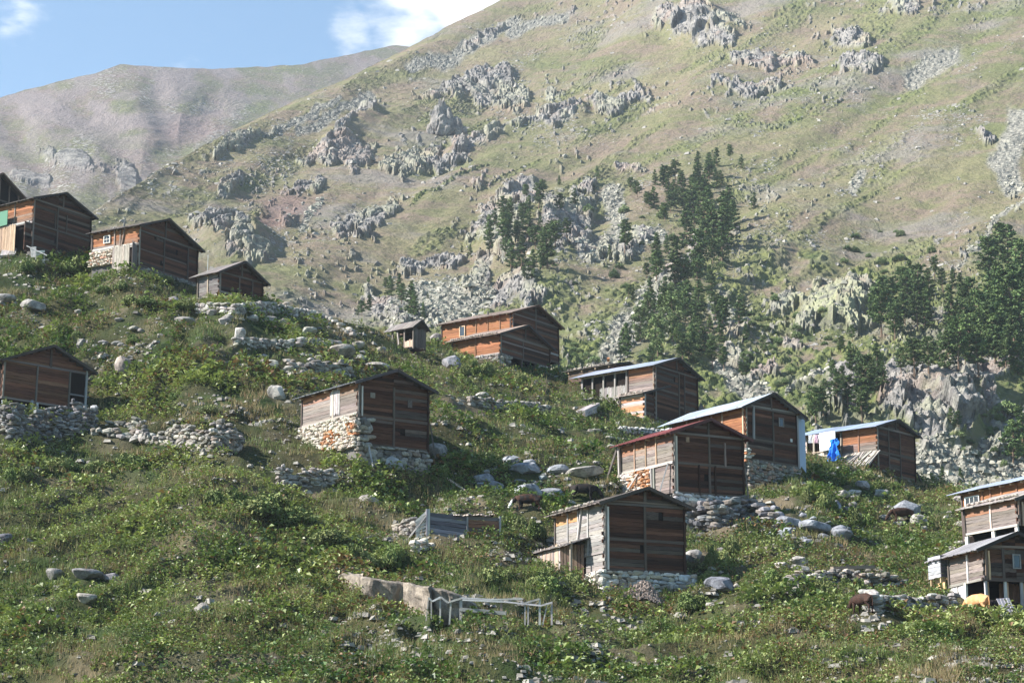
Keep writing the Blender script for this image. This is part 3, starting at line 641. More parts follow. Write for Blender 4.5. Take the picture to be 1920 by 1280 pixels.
def wg(u, z): return cj(random.choice([BROWN, BROWN, BROWN, DBROWN, (.11, .052, .032), (.088, .066, .054)]), .35)  # gable planks, browns darkened for the side away from the sun
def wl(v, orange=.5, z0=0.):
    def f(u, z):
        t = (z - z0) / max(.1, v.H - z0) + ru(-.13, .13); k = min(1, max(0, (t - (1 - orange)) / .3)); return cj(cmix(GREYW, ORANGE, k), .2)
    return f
def gable(v, zmid=None, posts=(.5,), sk=(), z0=0., kingz=True):
    W = v.W; P = [p * W for p in posts]; zt = v.zr - .12
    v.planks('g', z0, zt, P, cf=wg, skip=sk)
    v.beam('g', z0 + .02, -.15, W + .12)
    if zmid is not None: v.beam('g', zmid, -.1, W + .1, .2)
    lo = min(v.H, v.HRt); v.beam('g', lo - .05, .0, W * .99, .17, color=(.14, .115, .10))
    for p in P:
        if zmid is not None: v.post('g', p, z0 + .1, zmid - .1); v.post('g', p + ru(-.05, .05), zmid + .1, lo - .12)
        else: v.post('g', p, z0 + .1, lo - .12)
    if kingz: v.post('g', v.rf * W, lo + .05, v.zr - .2, .2)
    v.post('g', .06, z0, v.H - .05, .14, .09, (.2, .17, .15)); v.post('g', W - .06, z0, v.HRt - .05, .14, .09, DBROWN)
    for s_ in sk:
        if s_[0] == 'g': v.hole(*s_)
def left(v, z0=0., orange=.5, posts=(.5,), u1=None, sk=(), cf=None, pc=(.3, .24, .19)):
    L = v.L if u1 is None else u1
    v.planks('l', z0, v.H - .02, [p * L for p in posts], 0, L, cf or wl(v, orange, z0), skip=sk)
    for p in posts: v.post('l', p * L, z0, v.H - .1, .14, .07, pc)
    v.post('l', L - .05, z0 - .1, v.H - .05, .16, .08, (.10, .08, .07)); v.beam('l', z0 + .02, -.1, L, .16, color=(.3, .27, .25))
    for s_ in sk:
        if s_[0] == 'l': v.hole(*s_)
def pole(name, px, py0, py1, D, w, color, label, cat, group=None):
    a = at(px, py0, D); e = empty(name, a, 0, label, cat, group); top = solve_py(a, py1); bar('shaft', e, (0, 0, -.3), (0, 0, top), w, w, color); return e
def roofstones(v, n=34, u0=0, u1=None, oe=.5):
    u1 = u1 or v.L
    for i in range(n):
        y = u0 + (u1 - u0) * (i + ru(.1, .9)) / n; x = -oe + .15 + ru(0, .25)
        piece('roof_stone', random.choice(STONE), v.r, v.o + Vector((x, y, v.top(x) + .22)), (ru(.16, .3), ru(.16, .34), ru(.12, .2)), (ru(-.3, .3), ru(-.3, .3), ru(0, 3)), cj((.33, .29, .25), .25))
LM = []; LMN = dict(H0='the pink-cloth gallery house', H1='the green-tarpaulin house', H2='the tiny-window house', H2b='the low dark barn', HL='the railed hut', H3='the orange-stained house', H5='the big skyline house', H6='the porch house', H13='the white-plastic house', H12='the red-edged house', H14='the lowest house', H15='the laundry-porch house', HR='the bottom right house', HU='the right-edge house')
# H0 top-left, cut by the frame
r, v = house('H0', 'timber house with an open upper gallery hung with pink cloths, top left edge')
v.planks('g', 0, v.Z(390), [v.W * .5], cf=lambda u, z: cj((.13, .07, .05))); zb = v.Z(386)
v.beam('g', zb, -.1, v.W + .1); v.beam('g', v.H - .1, 0, v.W)
for f in (.02, .17, .33, .5, .64, .78, .9, .99): v.post('g', f * v.W, zb, v.top(f * v.W) - .1, .13, .08, (.22, .15, .12))
for f, cl in ((.83, (.55, .05, .16)), (.94, (.45, .08, .12)), (.70, (.25, .05, .1))): 
    v.add('hanging_cloth', BOX['cloth'], 'g', f * v.W, .1, zb + .75, .28, .05, 1.2, cl)
v.roof(color=(.2, .16, .14), rakec=(.16, .1, .08)); left(v)
# H1
r, v = house('H1', 'tall dark timber house with a dark green tarpaulin on its left wall')
zm = v.Z(418); gable(v, zm, (.42,), [('g', .40 * v.W, v.Z(437), .3, .35)])
v.post('g', .37 * v.W, zm + .1, zm + 2., .12, .08); v.post('g', .57 * v.W, zm + .1, zm + 1.9, .12, .08)
zl = v.Z(417); left(v, zl, .85, (.25, .5, .75)); v.vboards('l', -.3, zl - .1, 1.7, v.L * .8, .3, lambda u, z: cj((.36, .26, .18)), d=.6)
v.planks('g', -.2, zl - .1, (), -1.0, -.1, wg, ext=0); v.beam('l', zl - .05, -.1, v.L, .2, .5, (.35, .33, .31))
v.add('green_tarpaulin', SHEET[0], 'l', 3.0 + (v.L - 3) / 2, .75, (v.Z(389) + v.Z(414)) / 2 - .1, v.L - 2.6, .05, 1.35, (.035, .15, .085))
v.roof(color=(.17, .15, .14), nb=7)
v.stones('g', -.05, -1.4, cap=50)
# H2
r, v = house('H2', 'long timber house with a small white-framed window over lit rubble stone, between two darker houses')
gable(v, None, (.42, .83), [('g', .27 * v.W, v.Z(433), .3, .3), ('g', .64 * v.W, v.Z(447), .3, .35), ('g', .38 * v.W, v.Z(478), .3, .3)])
v.beam('g', v.Z(466), 0, v.W * .8, .12, color=(.15, .12, .10))
zl = v.Z(459); lw = v.L; left(v, zl, .95, (.38, .5)); v.stones('l', zl - .05, v.Z(500), v.L * .38, v.L, lambda u, z: random.choice([(.55, .48, .4), (.5, .42, .34), (.45, .28, .2), (.6, .55, .48)]), .7, 110)
v.add('pale_plank', PLANK[1], 'l', v.L * .5, .1, zl + .05, v.L * .95, .06, .35, (.5, .46, .4))
v.window('l', v.L * .66, v.Z(440), .75, .7, 2, 2)
v.vboards('l', v.Z(502) - .2, v.Z(462), .3, v.L * .42, .3, lambda u, z: cj((.34, .30, .26)), d=.9); v.vboards('g', v.Z(512), v.Z(458), -.9, -.05, .28, lambda u, z: cj((.14, .12, .11)), d=.02)
bar('brace', r, (-.12, v.L * .35, zl), (-.12, v.L * .28, v.H), .14, .14, (.2, .15, .12))
v.roof(color=(.16, .14, .13), nb=6); v.stones('g', -.05, -1.6, cap=110)
bar('stove_pipe', r, (.9, v.L * .45, v.H + .2), (.9, v.L * .45, v.H + .8), .14, .14, (.1, .1, .1))
# H2b
r, v = house('H2b', 'low dark timber barn at the foot of the row of upper left houses', 'barn')
gable(v, None, (.45, .75)); v.beam('g', .35, 0, v.W, .18, color=(.3, .27, .25)); left(v, 0, .1, (.5,), cf=lambda u, z: cj((.15, .135, .13))); v.roof(color=(.17, .155, .145), nb=3); v.stones('g', 0, -1.2, v.W * .7, v.W, cap=30)
v.stones('l', 0, -.9, cap=30)
# HL left edge
r, v = house('HL', 'timber hut with a railed side porch above a dry stone wall, lower left edge')
Wp = solve_px(HS['HL']['O'], Vector((math.cos(v.rzw), math.sin(v.rzw), 0)), 127); z1 = v.top(Wp) - .15; zt = v.H
def hlw(u, z): return cj(random.choice([(.13, .055, .033), (.10, .045, .028), (.16, .08, .048)]), .25)
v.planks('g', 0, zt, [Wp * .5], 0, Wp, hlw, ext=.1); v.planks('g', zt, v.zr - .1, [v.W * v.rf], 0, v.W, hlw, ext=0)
for b in (0.02, zt): v.beam('g', b, -.1, v.W, .17, color=(.17, .14, .13))
for p in (.05, Wp * .5, Wp): v.post('g', p, -.1, zt, .15, .08, (.14, .12, .11))
v.post('g', v.W * v.rf, zt, v.zr - .2, .2); v.post('g', v.W * .97, -.1, v.HRt, .15, .08, (.36, .35, .36)); v.beam('g', v.Z(718), Wp, v.W, .12, color=(.22, .21, .22)); v.beam('g', v.Z(735), Wp, v.W, .09, color=(.22, .21, .22))
v.roof(color=(.16, .16, .175), oe=.5); v.post('g', Wp * .38, v.Z(820), 0, .16, .75, (.30, .32, .40)); v.post('g', Wp * .52, v.Z(768), 0, .22, .1, (.36, .36, .38))
bar('slant_pole', r, (-.1, -.25, v.Z(752)), (Wp * .55, -.25, v.Z(762)), .09, .09, (.4, .42, .48)); bar('slant_pole', r, (-.1, -.28, v.Z(756)), (Wp * .52, -.28, v.Z(766)), .09, .09, (.4, .42, .48))
v.stones('g', v.Z(750), v.Z(775), Wp * .9, Wp * 1.03, cap=10)
for px in (v.W*.97,): v.post('g', px, v.Z(772), 0, .14, .1)
# H3
r, v = house('H3', 'timber house on a sunlit stone basement stained orange, left of centre')
zm = v.Z(779); sk = [('g', .63 * v.W, v.Z(798), .45, .38)]
v.core(0); v.planks('g', zm, v.zr - .1, [.5 * v.W], cf=wg); v.planks('g', 0, zm, [.5 * v.W], .9, v.W, wg, skip=sk, ext=0)
for b, u in ((.02, .8), (zm, -.1)): v.beam('g', b, u, v.W + .1, .22)
v.post('g', .5 * v.W, 0, zm); v.post('g', .5 * v.W, zm, v.H - .1); v.post('g', .12 * v.W, 0, zm, .16); v.hole(*sk[0])
v.add('shutter', BOX['wood'], 'g', .2 * v.W, .08, v.Z(738), .42, .06, .4, (.22, .19, .16)); v.add('shutter', BOX['wood'], 'g', .73 * v.W, .08, v.Z(745), .4, .06, .6, (.12, .1, .09))
v.post('g', .04, zm - .1, v.H, .16, .1, (.18, .15, .13)); v.post('g', .32, zm, v.H - .3, .12, .1, (.5, .45, .4)); v.post('g', v.W - .05, -.2, v.HRt, .16, .09, DBROWN)
left(v, v.Z(774), .45, (.42,), pc=(.4, .33, .28)); v.vboards('l', v.Z(768), v.Z(722), v.L * .3, v.L * .47, .26, lambda u, z: cj((.42, .4, .38)), d=.1)
def h3s(u, z):
    a = math.hypot((u - v.L * .4) / 1.3, (z - v.Z(815)) / 1.0); b = math.hypot((u - .5) / .7, (z - v.Z(800)) / .9)
    return random.choice(LICH) if min(a, b) < 1 and random.random() < .45 else random.choice([(.48, .44, .37), (.42, .38, .31), (.54, .49, .42), (.37, .32, .26)])
v.stones('l', v.Z(775), v.Z(880), cf=h3s, size=.72, cap=240); v.stones('g', zm - .1, 0.02, 0, .85, size=1.1, cap=40, d=-.02); v.stones('g', 0., v.Z(905), size=1.1, cap=230)
v.roof(color=(.16, .165, .18), nb=5, rakec=(.07, .06, .06), oe=.6); bar('leaning_pole', r, (v.W * .12, -.3, .1), (v.W * .17, -.9, v.Z(898)), .1, .1, (.42, .42, .45))
bar('leaning_pole', r, (v.W + .15, -.1, zm), (v.W + .5, -.3, -.5), .1, .1, (.12, .1, .1))
piece('stone', STONE[2], r, (v.W * .48, -.25, v.Z(862)), (1.5, .5, .85), (0, .1, 0), (.36, .37, .39))
# H5 with front annexe
r, v = house('H5', 'large orange-brown timber house with a stone-weighted lean-to in front, on the skyline')
gable(v, None, (.5,), [('g', .45 * v.W, v.Z(608), .35, .35), ('g', .22 * v.W, v.Z(607), .25, .3)]); v.beam('g', .9, .0, v.W, .2, color=(.25, .23, .22))
v.post('l', .1, 0, v.H, .18); left(v, .0, 1.3, (.33, .5, .16), pc=(.22, .12, .07)); v.window('l', v.L * .69, v.Z(606), .72, 1.15, 1, 1, (.62, .45, .3)); v.roof(color=(.2, .155, .13), nb=6, rakec=(.09, .05, .035), oe=.6)
v.post('g', v.W - .1, -3, 0, .15, .1, (.2, .2, .22)); bar('stove_pipe', r, (1.2, v.L * .42, v.H + .3), (1.2, v.L * .42, v.H + 1.0), .15, .15, (.1, .09, .09))
a = sub(v, 937, 662, 229.5, 1030, 848, 625, 610); gable(a, None, (.45,)); a.beam('g', a.Z(638), .3, a.W - .3, .16, color=(.2, .16, .14)); left(a, 0, 1.2, (.5,), pc=(.25, .13, .07)); a.roof(color=(.26, .2, .17), nb=4, oe=.7); roofstones(a, 40, oe=.65)
for f in (.42, .8): a.post('g', f * a.W, -2.2, 0, .2)
a.stones('g', 0, -2, a.W * .0, a.W * .18, cap=14); a.stones('g', 0, -2.2, a.W * .72, a.W * .9, cap=14); a.stones('l', 0, -1.2, 0, a.L * .5, cap=20)
# H7 dark flat building behind
C = at(1150, 712, 226); e = empty('log_shed', C, R_(50), 'dark low shed with a nearly flat stone-strewn roof, half hidden behind the porch house', 'shed'); q = Vol(e, (0, 0, 0), 4.5, 6.2, 1.7, 2.2, .5, R_(50)); q.h = None; q.core(-1.5)
q.planks('g', -1, 2., cf=wg); q.planks('l', -1.2, 1.65, (), cf=lambda u, z: cj((.10, .07, .055))); q.roof(color=(.12, .11, .10), nb=4, oe=.4); roofstones(q, 24, oe=.3)
bar('beam_stub', e, (-.2, .5, 2.1), (-.6, .2, 2.35), .3, .2, (.4, .2, .1))
# H6 with porch
r, v = house('H6', 'timber house with an open board porch under a thin pale metal roof')
Lw = solve_px(HS['H6']['O'], Vector((-math.sin(v.rzw), math.cos(v.rzw), 0)), 1178)
gable(v, None, (.55, .68), [('g', .45 * v.W, v.Z(700), .25, .4)]); zf = v.Z(732)
left(v, zf, .45, (.02,), u1=Lw); v.planks('l', 0, zf, (), 0, Lw, wl(v, 0)); v.roof('metal', (.27, .30, .36), og=.5, oe=.75, nb=6)
z5 = v.Z(732)
v.add('porch_floor', PLANK[0], 'l', (Lw + v.L) / 2, -1.4, z5 - .1, v.L - Lw, 3.0, .16, (.3, .27, .24)); v.add('porch_back', PLANK[2], 'l', (Lw + v.L * .82) / 2, -2.6, z5 + 1.1, v.L * .82 - Lw, .1, 2.4, (.10, .06, .05))
for i, f in enumerate((0.02, .27, .52, .76, .99)):
    y = Lw + (v.L - Lw) * f; v.post('l', y, z5 - .1 if i < 4 else z5 - .1, v.H - .05, .17, .08, SILV)
v.vboards('l', z5 - .15, z5 + 1.05, Lw + .1, Lw + (v.L - Lw) * .6, .24, lambda u, z: cj(SILV), d=.1, name='rail_board'); v.beam('l', v.H - .2, Lw, v.L, .14, .08, (.45, .38, .32))
v.vboards('l', z5 - .6, z5 + .9, v.L - .35, v.L + .1, .2, lambda u, z: cj(SILV), d=.1, name='rail_board')
y0, y1 = Lw + .1, Lw + (v.L - Lw) * .55
for i in range(4):
    ya = y0 + (y1 - y0) * i / 4; yb = y0 + (y1 - y0) * (i + 1) / 4; bar('lattice_slat', r, (-.1, ya, z5 - .15), (-.12, yb, z5 - 1.1), .06, .1, SILV); bar('lattice_slat', r, (-.16, yb, z5 - .15), (-.14, ya, z5 - 1.1), .06, .1, SILV)
v.stones('l', z5 - .5, z5 - 2.6, Lw, v.L * .96, cf=lambda u, z: random.choice([(.3, .3, .3), (.42, .41, .4)]), size=1.1, cap=60, d=-.5)
a = sub(v, 1207, 784, 210.6, 1300, 1163, 737, 722); a.planks('g', 0, a.H, cf=wg); left(a, 0, .55, (), cf=lambda u, z: cj(random.choice([(.42, .34, .28), (.45, .41, .38), (.45, .24, .13), (.4, .37, .34)]), .1)); a.post('g', .1, 0, a.H, .16, .1, (.4, .36, .33)); a.roof(color=(.4, .34, .3), right=False, purl=False, oe=.5, og=.3); roofstones(a, 16, oe=.4)
a.stones('l', -.02, -1.6, cap=40, cf=lambda u, z: (.5, .48, .46)); a.stones('g', -.02, -1.8, cap=60)
bar('lean_rafter', r, (v.W, -.3, v.Z(738)), (v.W + 1.6, -.1, v.Z(757)), .1, .9, (.1, .09, .09))
# H13
r, v = house('H13', 'timber house with bright metal roof and white plastic sheet on its right corner')
zm = v.Z(821); gable(v, zm, (.52,)); v.window('g', .68 * v.W, v.Z(781), .55, .75, 1, 1, (.2, .17, .15)); v.post('g', .14 * v.W, zm, v.H, .2, .16, (.3, .28, .27)); v.beam('g', v.H + .1, .1 * v.W, .95 * v.W, .12, color=(.28, .24, .21))
v.add('white_patch', BOX['cloth'], 'g', .88 * v.W, .1, v.Z(812), .25, .04, .3, (.6, .6, .58)); v.post('g', v.W + .05, -.1, v.HRt - .1, .2, .12, (.3, .28, .27))
v.add('plastic_sheet', SHEET[1], 'g', v.W + .75, -.25, (v.HRt + v.Z(868)) / 2 - .15, 1.15, .06, v.HRt - v.Z(868) - .1, (.42, .50, .66))
left(v, 0, .9, (.3, .45, .62, .8), pc=(.45, .34, .25)); v.post('l', .15, 0, v.H, .16, .1, (.5, .36, .26)); v.roof('metal', (.33, .37, .44), og=.6, oe=.9, nb=6); v.stones('g', -.02, v.Z(930), cap=230, cf=lambda u, z: random.choice(STC[:2] + [(.3, .2, .15), (.28, .24, .21)]))
v.stones('g', .9, v.Z(900), -.35, .3, cf=lambda u, z: random.choice([(.6, .58, .54), (.52, .24, .12), (.5, .46, .4)]), size=.8, cap=14, d=.1); v.stones('l', 0, -1.5, cap=40)
# H12
r, v = house('H12', 'timber house with a dark red roof edge and an orange-stained stone patch')
zm = v.Z(867); gable(v, zm, (.5,), [('g', .46 * v.W, v.Z(890), .45, .4)]); v.post('g', .73 * v.W, zm, v.H - .5, .13, .1, (.25, .19, .15)); v.post('g', .35 * v.W, 0, zm, .14, .08, DBROWN); v.post('g', .58 * v.W, 0, zm, .14, .08, DBROWN)
v.post('g', .2, 0, v.H - .3, .14, .12, (.42, .36, .31)); v.add('shutter', BOX['wood'], 'g', .2 * v.W, .08, v.Z(822), .3, .06, .4, (.3, .2, .13))
left(v, zm + .05, .45, (.3, .5, .72), pc=(.3, .2, .14)); v.planks('l', 0, zm, (), 0, v.L * .4, wl(v, 0), ext=.14); v.post('l', v.L * .4, 0, zm, .2, .1, SILV); v.post('l', v.L * .35, 0, zm, .2, .1, SILV); v.beam('l', zm, -.1, v.L * .5, .16, .1, (.4, .36, .33))
v.stones('l', zm - .05, v.Z(935), v.L * .42, v.L, lambda u, z: random.choice(LICH + [(.6, .5, .42)]) if u < v.L * .8 else (.55, .5, .45), .75, 90); v.post('l', v.L * .99, v.Z(905), v.H, .12, .3, (.4, .37, .35)); bar('leaning_pole', r, (-.3, v.L, v.H), (-1.0, v.L + 1.4, v.Z(905)), .14, .14, (.14, .12, .11))
bar('leaning_pole', r, (-.25, v.L * .05, zm), (-.9, v.L * .12, -.3), .13, .1, (.4, .38, .37)); bar('leaning_pole', r, (-.3, v.L * .62, zm - .3), (-.9, v.L * .78, v.Z(915)), .13, .1, (.45, .42, .4))
v.roof(color=(.17, .05, .05), og=.55, oe=.65, nb=6, rakec=(.10, .05, .045)); v.stones('g', -.03, v.Z(992), size=1.1, cap=230, batter=.12, cf=lambda u, z: random.choice([(.42, .42, .42), (.5, .5, .49), (.33, .31, .3), (.36, .27, .22)]))
v.hole('g', .42 * v.W, v.Z(934), .7, .45); v.hole('g', .74 * v.W, v.Z(939), .45, .35); bar('leaning_pole', r, (v.W + .1, -.1, zm), (v.W + .35, -.2, -.7), .12, .12, (.2, .17, .16))
# H14
r, v = house('H14', 'lowest timber house, silvery left wall with a small board shed, low stone footing')
zm = v.Z(1009); gable(v, zm, (.5,), [('g', .47 * v.W, v.Z(1026), .4, .42), ('g', .7 * v.W, v.Z(961), .35, .4)]); v.beam('g', v.H + .12, .1 * v.W, .9 * v.W, .1, color=(.16, .12, .1))
def silv(u, z): return cj(cmix((.235, .215, .20), (.36, .19, .09), 1 if (z > v.H - .8 and u > v.L * .45) else 0), .12)
left(v, v.Z(1035), 0, (.3, .5, .72), cf=silv, pc=(.3, .28, .27)); v.planks('l', 0, v.Z(1035), (), 0, v.L * .35, silv); v.post('g', .22, 0, v.H - .3, .13, .12, (.55, .52, .49)); bar('brace', r, (-.15, v.L * .5, v.Z(1000)), (-.15, v.L * .42, v.H - .1), .12, .08, (.5, .46, .42))
v.roof(color=(.17, .145, .13), og=.6, oe=.65, nb=5, rakec=(.07, .055, .048)); roofstones(v, 18, 1, v.L, oe=.5); v.stones('g', -.03, v.Z(1122), -.4, v.W + .5, size=1.15, cap=170, batter=.15, cf=lambda u, z: random.choice([(.48, .45, .41), (.4, .35, .28), (.42, .42, .42), (.52, .48, .43)]))
v.stones('l', -.03, -1.6, 0, v.L * .3, size=.9, cap=30, cf=lambda u, z: (.6, .55, .48)); v.hole('g', .47 * v.W, v.Z(1078), .5, .3)
C = HS['H14']['O']; zs = v.Z(1010); u_a, u_b = v.L * .28, v.L * .98
v.vboards('l', v.Z(1085), zs - .15, u_a + 1.4, u_b, .24, lambda u, z: cj(cmix(SILV, (.5, .28, .14), ru(0, .5))), d=1.5, name='shed_board')
for i in range(7): piece('shed_board', random.choice(PLANK), r, (-1.45 + i * .2, u_a + 1.38 - i * .12, (v.Z(1090) + zs) / 2 - .1), (zs - v.Z(1090), .04, .19), (0, math.pi / 2, -.5 + math.pi / 2 * 0 ), cj((.22, .15, .11)))
y = u_a
while y < u_b + .2:
    piece('shed_roof_board', random.choice(PLANK), r, (-.85, y, zs + .05 + ru(-.02, .02)), (2.0, .3, .06), (0, -.33, 0), cj((.2, .18, .17))); y += .28
v.post('l', u_a + .1, v.Z(1085), zs, .14, 1.4, (.3, .24, .2))
# H15 with porch, laundry and branch-covered lean-to
r, v = house('H15', 'metal-roofed timber house with laundry porch and branch-covered lean-to')
dyv = Vector((-math.sin(v.rzw), math.cos(v.rzw), 0)); Lw = solve_px(HS['H15']['O'], dyv, 1580)
zm = v.Z(845); gable(v, zm, (.3, .6), z0=-1.2); zf = v.Z(846); v.planks('l', 0, zf, (), 0, Lw * .9, wl(v, 0)); left(v, zf, .8, (.5,), u1=Lw, pc=(.24, .13, .08)); v.beam('g', v.H, .0, v.W, .14, color=(.22, .17, .14))
v.roof('metal', (.24, .29, .38), oe=.8, og=.5, nb=5); v.core(-1.3)
z5 = v.Z(850)
v.add('porch_floor', PLANK[0], 'l', (Lw + v.L) / 2, -1.4, z5 - .1, v.L - Lw, 3.0, .16, (.3, .27, .24)); v.add('porch_back', PLANK[2], 'l', (Lw + v.L) / 2, -2.9, z5 + 1.1, v.L - Lw, .1, 2.5, (.08, .05, .05))
for f in (.0, .42, .78, 1.): v.post('l', Lw + (v.L - Lw) * f, z5 - .3, v.H - .05, .2, .08, (.5, .44, .38))
v.vboards('l', z5 - .3, z5 + .75, Lw + (v.L - Lw) * .4, v.L, .26, lambda u, z: cj((.45, .41, .36)), d=.1, name='rail_board'); v.beam('l', z5 + .85, Lw, v.L, .12, .1, (.5, .42, .33))
for i in range(5): v.beam('l', z5 - 1.2 + i * .35, v.L - .9, v.L + .3, .14, .25, (.48, .33, .24))
n = 22
for i in range(n):     # ragged branches laid over the lean-to
    y = -.4 + (Lw * 1.02) * i / n
    for j in range(3): bar('roof_branch', r, (-.1 - ru(0, .2), y + ru(-.2, .2), zf + ru(-.1, .12)), (-2.6 + ru(-.4, .3), y + ru(-.5, .5), zf - 1.75 + ru(-.15, .1) + i * .01), ru(.07, .16), ru(.05, .1), random.choice([SILV, (.5, .44, .37), (.36, .32, .29)]))
v.planks('g', -.9, zf - .6, (), -1.6, -.1, wg, ext=0); v.post('g', -1.2, -1, zf - .7, .12, .1, DBROWN)
bar('brace', r, (v.W, -.2, .6), (v.W + 1.1, -.9, -2.0), .14, .14, (.08, .07, .07)); v.stones('g', -1.2, -2, cap=30)
def cloth_mesh(w, h, nx, ny, seed, amp, gather=0.):
    V = []; a, b = np.meshgrid(np.linspace(0, 1, nx), np.linspace(0, 1, ny)); fold = amp * (np.sin(a * 15 + 9 * fbm(a * 3, b * 2.5, seed)) * (.4 + b)) + amp * 1.5 * (fbm(a * 7, b * 7, seed + 3) - .5) + amp * 2 * (fbm(a * 4, b * 3, seed + 1) - .5)
    wd = 1 - gather * (1 - b) ** 1.3 + (.28 * (fbm(b * 5, a * 1.2, seed + 7, 3) - .5) * 2 - .25 * np.clip(b - .6, 0, 1) if gather > .3 else 0)
    V = np.stack([(a - .5) * w * wd, fold, -b * h + .08 * h * (fbm(a * 3, b * 0, seed + 2) - .5)], -1); return V, grid_faces(ny, nx)
def cloth(name, px, py, D, w, h, rz, col, label, cat, seed, gather=0., amp=.05, group=None):
    V, F = cloth_mesh(w, h, 26, 26, seed, amp, gather); me = np_mesh(name, V, F, MAT['cloth'], True)
    o = link(name, me); o.location = at(px, py, D); o.rotation_euler = (0, 0, rz); o.color = (*col, 1); so_ = o.modifiers.new('thick', 'SOLIDIFY'); so_.thickness = .02; tag(o, label, cat, group); return o
rz15 = v.rzw + math.pi / 2
cloth('blue_tarpaulin', 1563, 823, 213.5, 1.55, 2.35, rz15, (.025, .19, .60), 'crumpled bright blue tarpaulin hanging at the porch of the branch-roofed house', 'tarpaulin', 5, .45, .22)
cloth('white_sheet', 1551, 810, 215.0, 1.9, 1.9, rz15, (.78, .78, .77), 'large white sheet hanging beside the blue tarpaulin', 'sheet', 9, 0, .04)
for i, (px, cc, w) in enumerate(((1530, (.5, .35, .42), .4), (1536, (.62, .58, .6), .5), (1525, (.66, .6, .55), .4), (1519, (.6, .62, .66), .45))):
    cloth('hung_laundry', px, 815, 216 + i * .2, w, .85, rz15, cc, ['small pink cloth hanging in the porch right of the white plastic sheet', 'pale grey cloth on the porch line next to the white sheet', 'cream cloth on the porch line left of the pink one', 'bluish white cloth nearest the plastic sheet'][i], 'laundry', 20 + i, .1, .05)
# HR lower right
r, v = house('HR', 'timber house on posts with a grey board roof and a boxed bay, bottom right corner')
Lw = v.L; v.planks('g', 0, v.zr - .1, [.3 * v.W, .5 * v.W], cf=wg); zf = 0
for b in (.02,): v.beam('g', b, -.2, v.W, .22)
v.beam('g', v.H + .1, .2, v.W * .95, .15, color=(.22, .17, .14)); v.post('g', .3 * v.W, 0, v.H); v.post('g', .7 * v.W, 0, v.H); v.window('g', .5 * v.W, v.Z(1050), .5, .85, 1, 1, (.3, .28, .27)); v.post('g', .15, 0, v.H, .15, .1, (.2, .14, .11)); v.post('g', .35, 0, v.H - .2, .12, .1, (.55, .36, .22))
left(v, 0, .4, (.42,), pc=(.62, .6, .58)); v.roof(color=(.26, .25, .26), og=.5, oe=.7, nb=4, wd=.3, back=1.9, L=v.L)
v.vboards('l', v.Z(1140), -.05, v.L * .5, v.L, .24, lambda u, z: cj((.5, .47, .46)), d=.05); v.post('l', v.L * .5, v.Z(1142), 0, .22, .1, (.6, .58, .56))
for f, d in ((.0, .0), (.3, .0), (.55, 0), (.8, 0), (1., 0)): v.post('g', f * v.W + .1, v.Z(1145), 0, .16, d, (.42, .40, .40))
for f in (.12, .42, .68): v.post('g', f * v.W, v.Z(1145), 0, .18, -.6, (.5, .35, .22))
v.vboards('g', v.Z(1145), -.1, v.W * .35, v.W * .8, .24, lambda u, z: cj((.16, .09, .06)), d=-1.0); piece('dark_core', BOX['dark'], r, (v.W / 2, v.L / 2 + 1.2, v.Z(1145) / 2 - .2), (v.W - .5, v.L - 2.0, -v.Z(1145)), (0, 0, 0), HOLEC)  # near-black block under the floor is painted shade between the posts
for i in range(6): v.post('g', v.W * (.62 + i * .05), v.Z(1150), v.Z(1118), .07, .9, (.3, .2, .16))
zb0, zb1 = v.Z(1066) , v.Z(1030); yb0, yb1 = v.L + .25, v.L + 1.9
zz = zb0
while zz < zb1: piece('bay_board', random.choice(PLANK), r, (-.5, (yb0 + yb1) / 2, zz + .12), (yb1 - yb0, .06, .22), (0, 0, math.pi / 2), cj((.33, .33, .36), .15)); piece('bay_board', random.choice(PLANK), r, (.0, yb0, zz + .12), (1.0, .06, .22), (0, 0, 0), cj((.10, .09, .1))); zz += .24
for y_ in (yb0 + .2, yb1 - .15): piece('post', BEAM[0], r, (-.4, y_, zb0 - .7), (1.4, .12, .12), (0, math.pi / 2, 0), (.45, .33, .2, ))
piece('bay_board', PLANK[2], r, (-.1, (yb0 + yb1) / 2, zb0 - .7), (1.3, .05, 1.3), (0, 0, math.pi / 2), (.5, .33, .18))
# HU upper right
r, v = house('HU', 'timber house with a three-pane white window above a stone-weighted lean-to roof, right edge')
gable(v); left(v, 0, .9, (.18, .40, .56, .68), pc=(.25, .13, .08)); v.window('l', v.L * .83, v.Z(921) + .1, 1.5, .72, 3, 1, (.75, .72, .66)); v.roof('metal', (.28, .32, .40), oe=.7, nb=7); bar('stove_pipe', r, (1.2, v.L * .2, v.H + .2), (1.2, v.L * .2, v.H + 1.3), .16, .16, (.2, .13, .1))
a = sub(v, 1908, 984, 147.5, 1990, 1811, 934, 910, .8); a.planks('g', 0, a.H, cf=wg); left(a, 0, .4, (.48,), pc=(.6, .5, .42)); a.roof(color=(.3, .27, .25), right=False, nb=0, oe=.5, og=.4); roofstones(a, 30, oe=.0); a.post('g', .1, 0, a.H, .16, .1, (.2, .14, .11)); a.post('g', .45, 0, a.H - .2, .12, .1, (.6, .42, .3))
for f in (.0, .48, 1.): a.post('l', max(.1, f * a.L - .1), -1.2, 0, .3, 0, (.55, .52, .48))
piece('dark_core', BOX['dark'], r, a.o + Vector((a.W / 2 + .6, a.L / 2 + .6, -.7)), (a.W, a.L, 1.3), (0, 0, 0), HOLEC)  # near-black block below the lean-to floor is painted shade, no wall
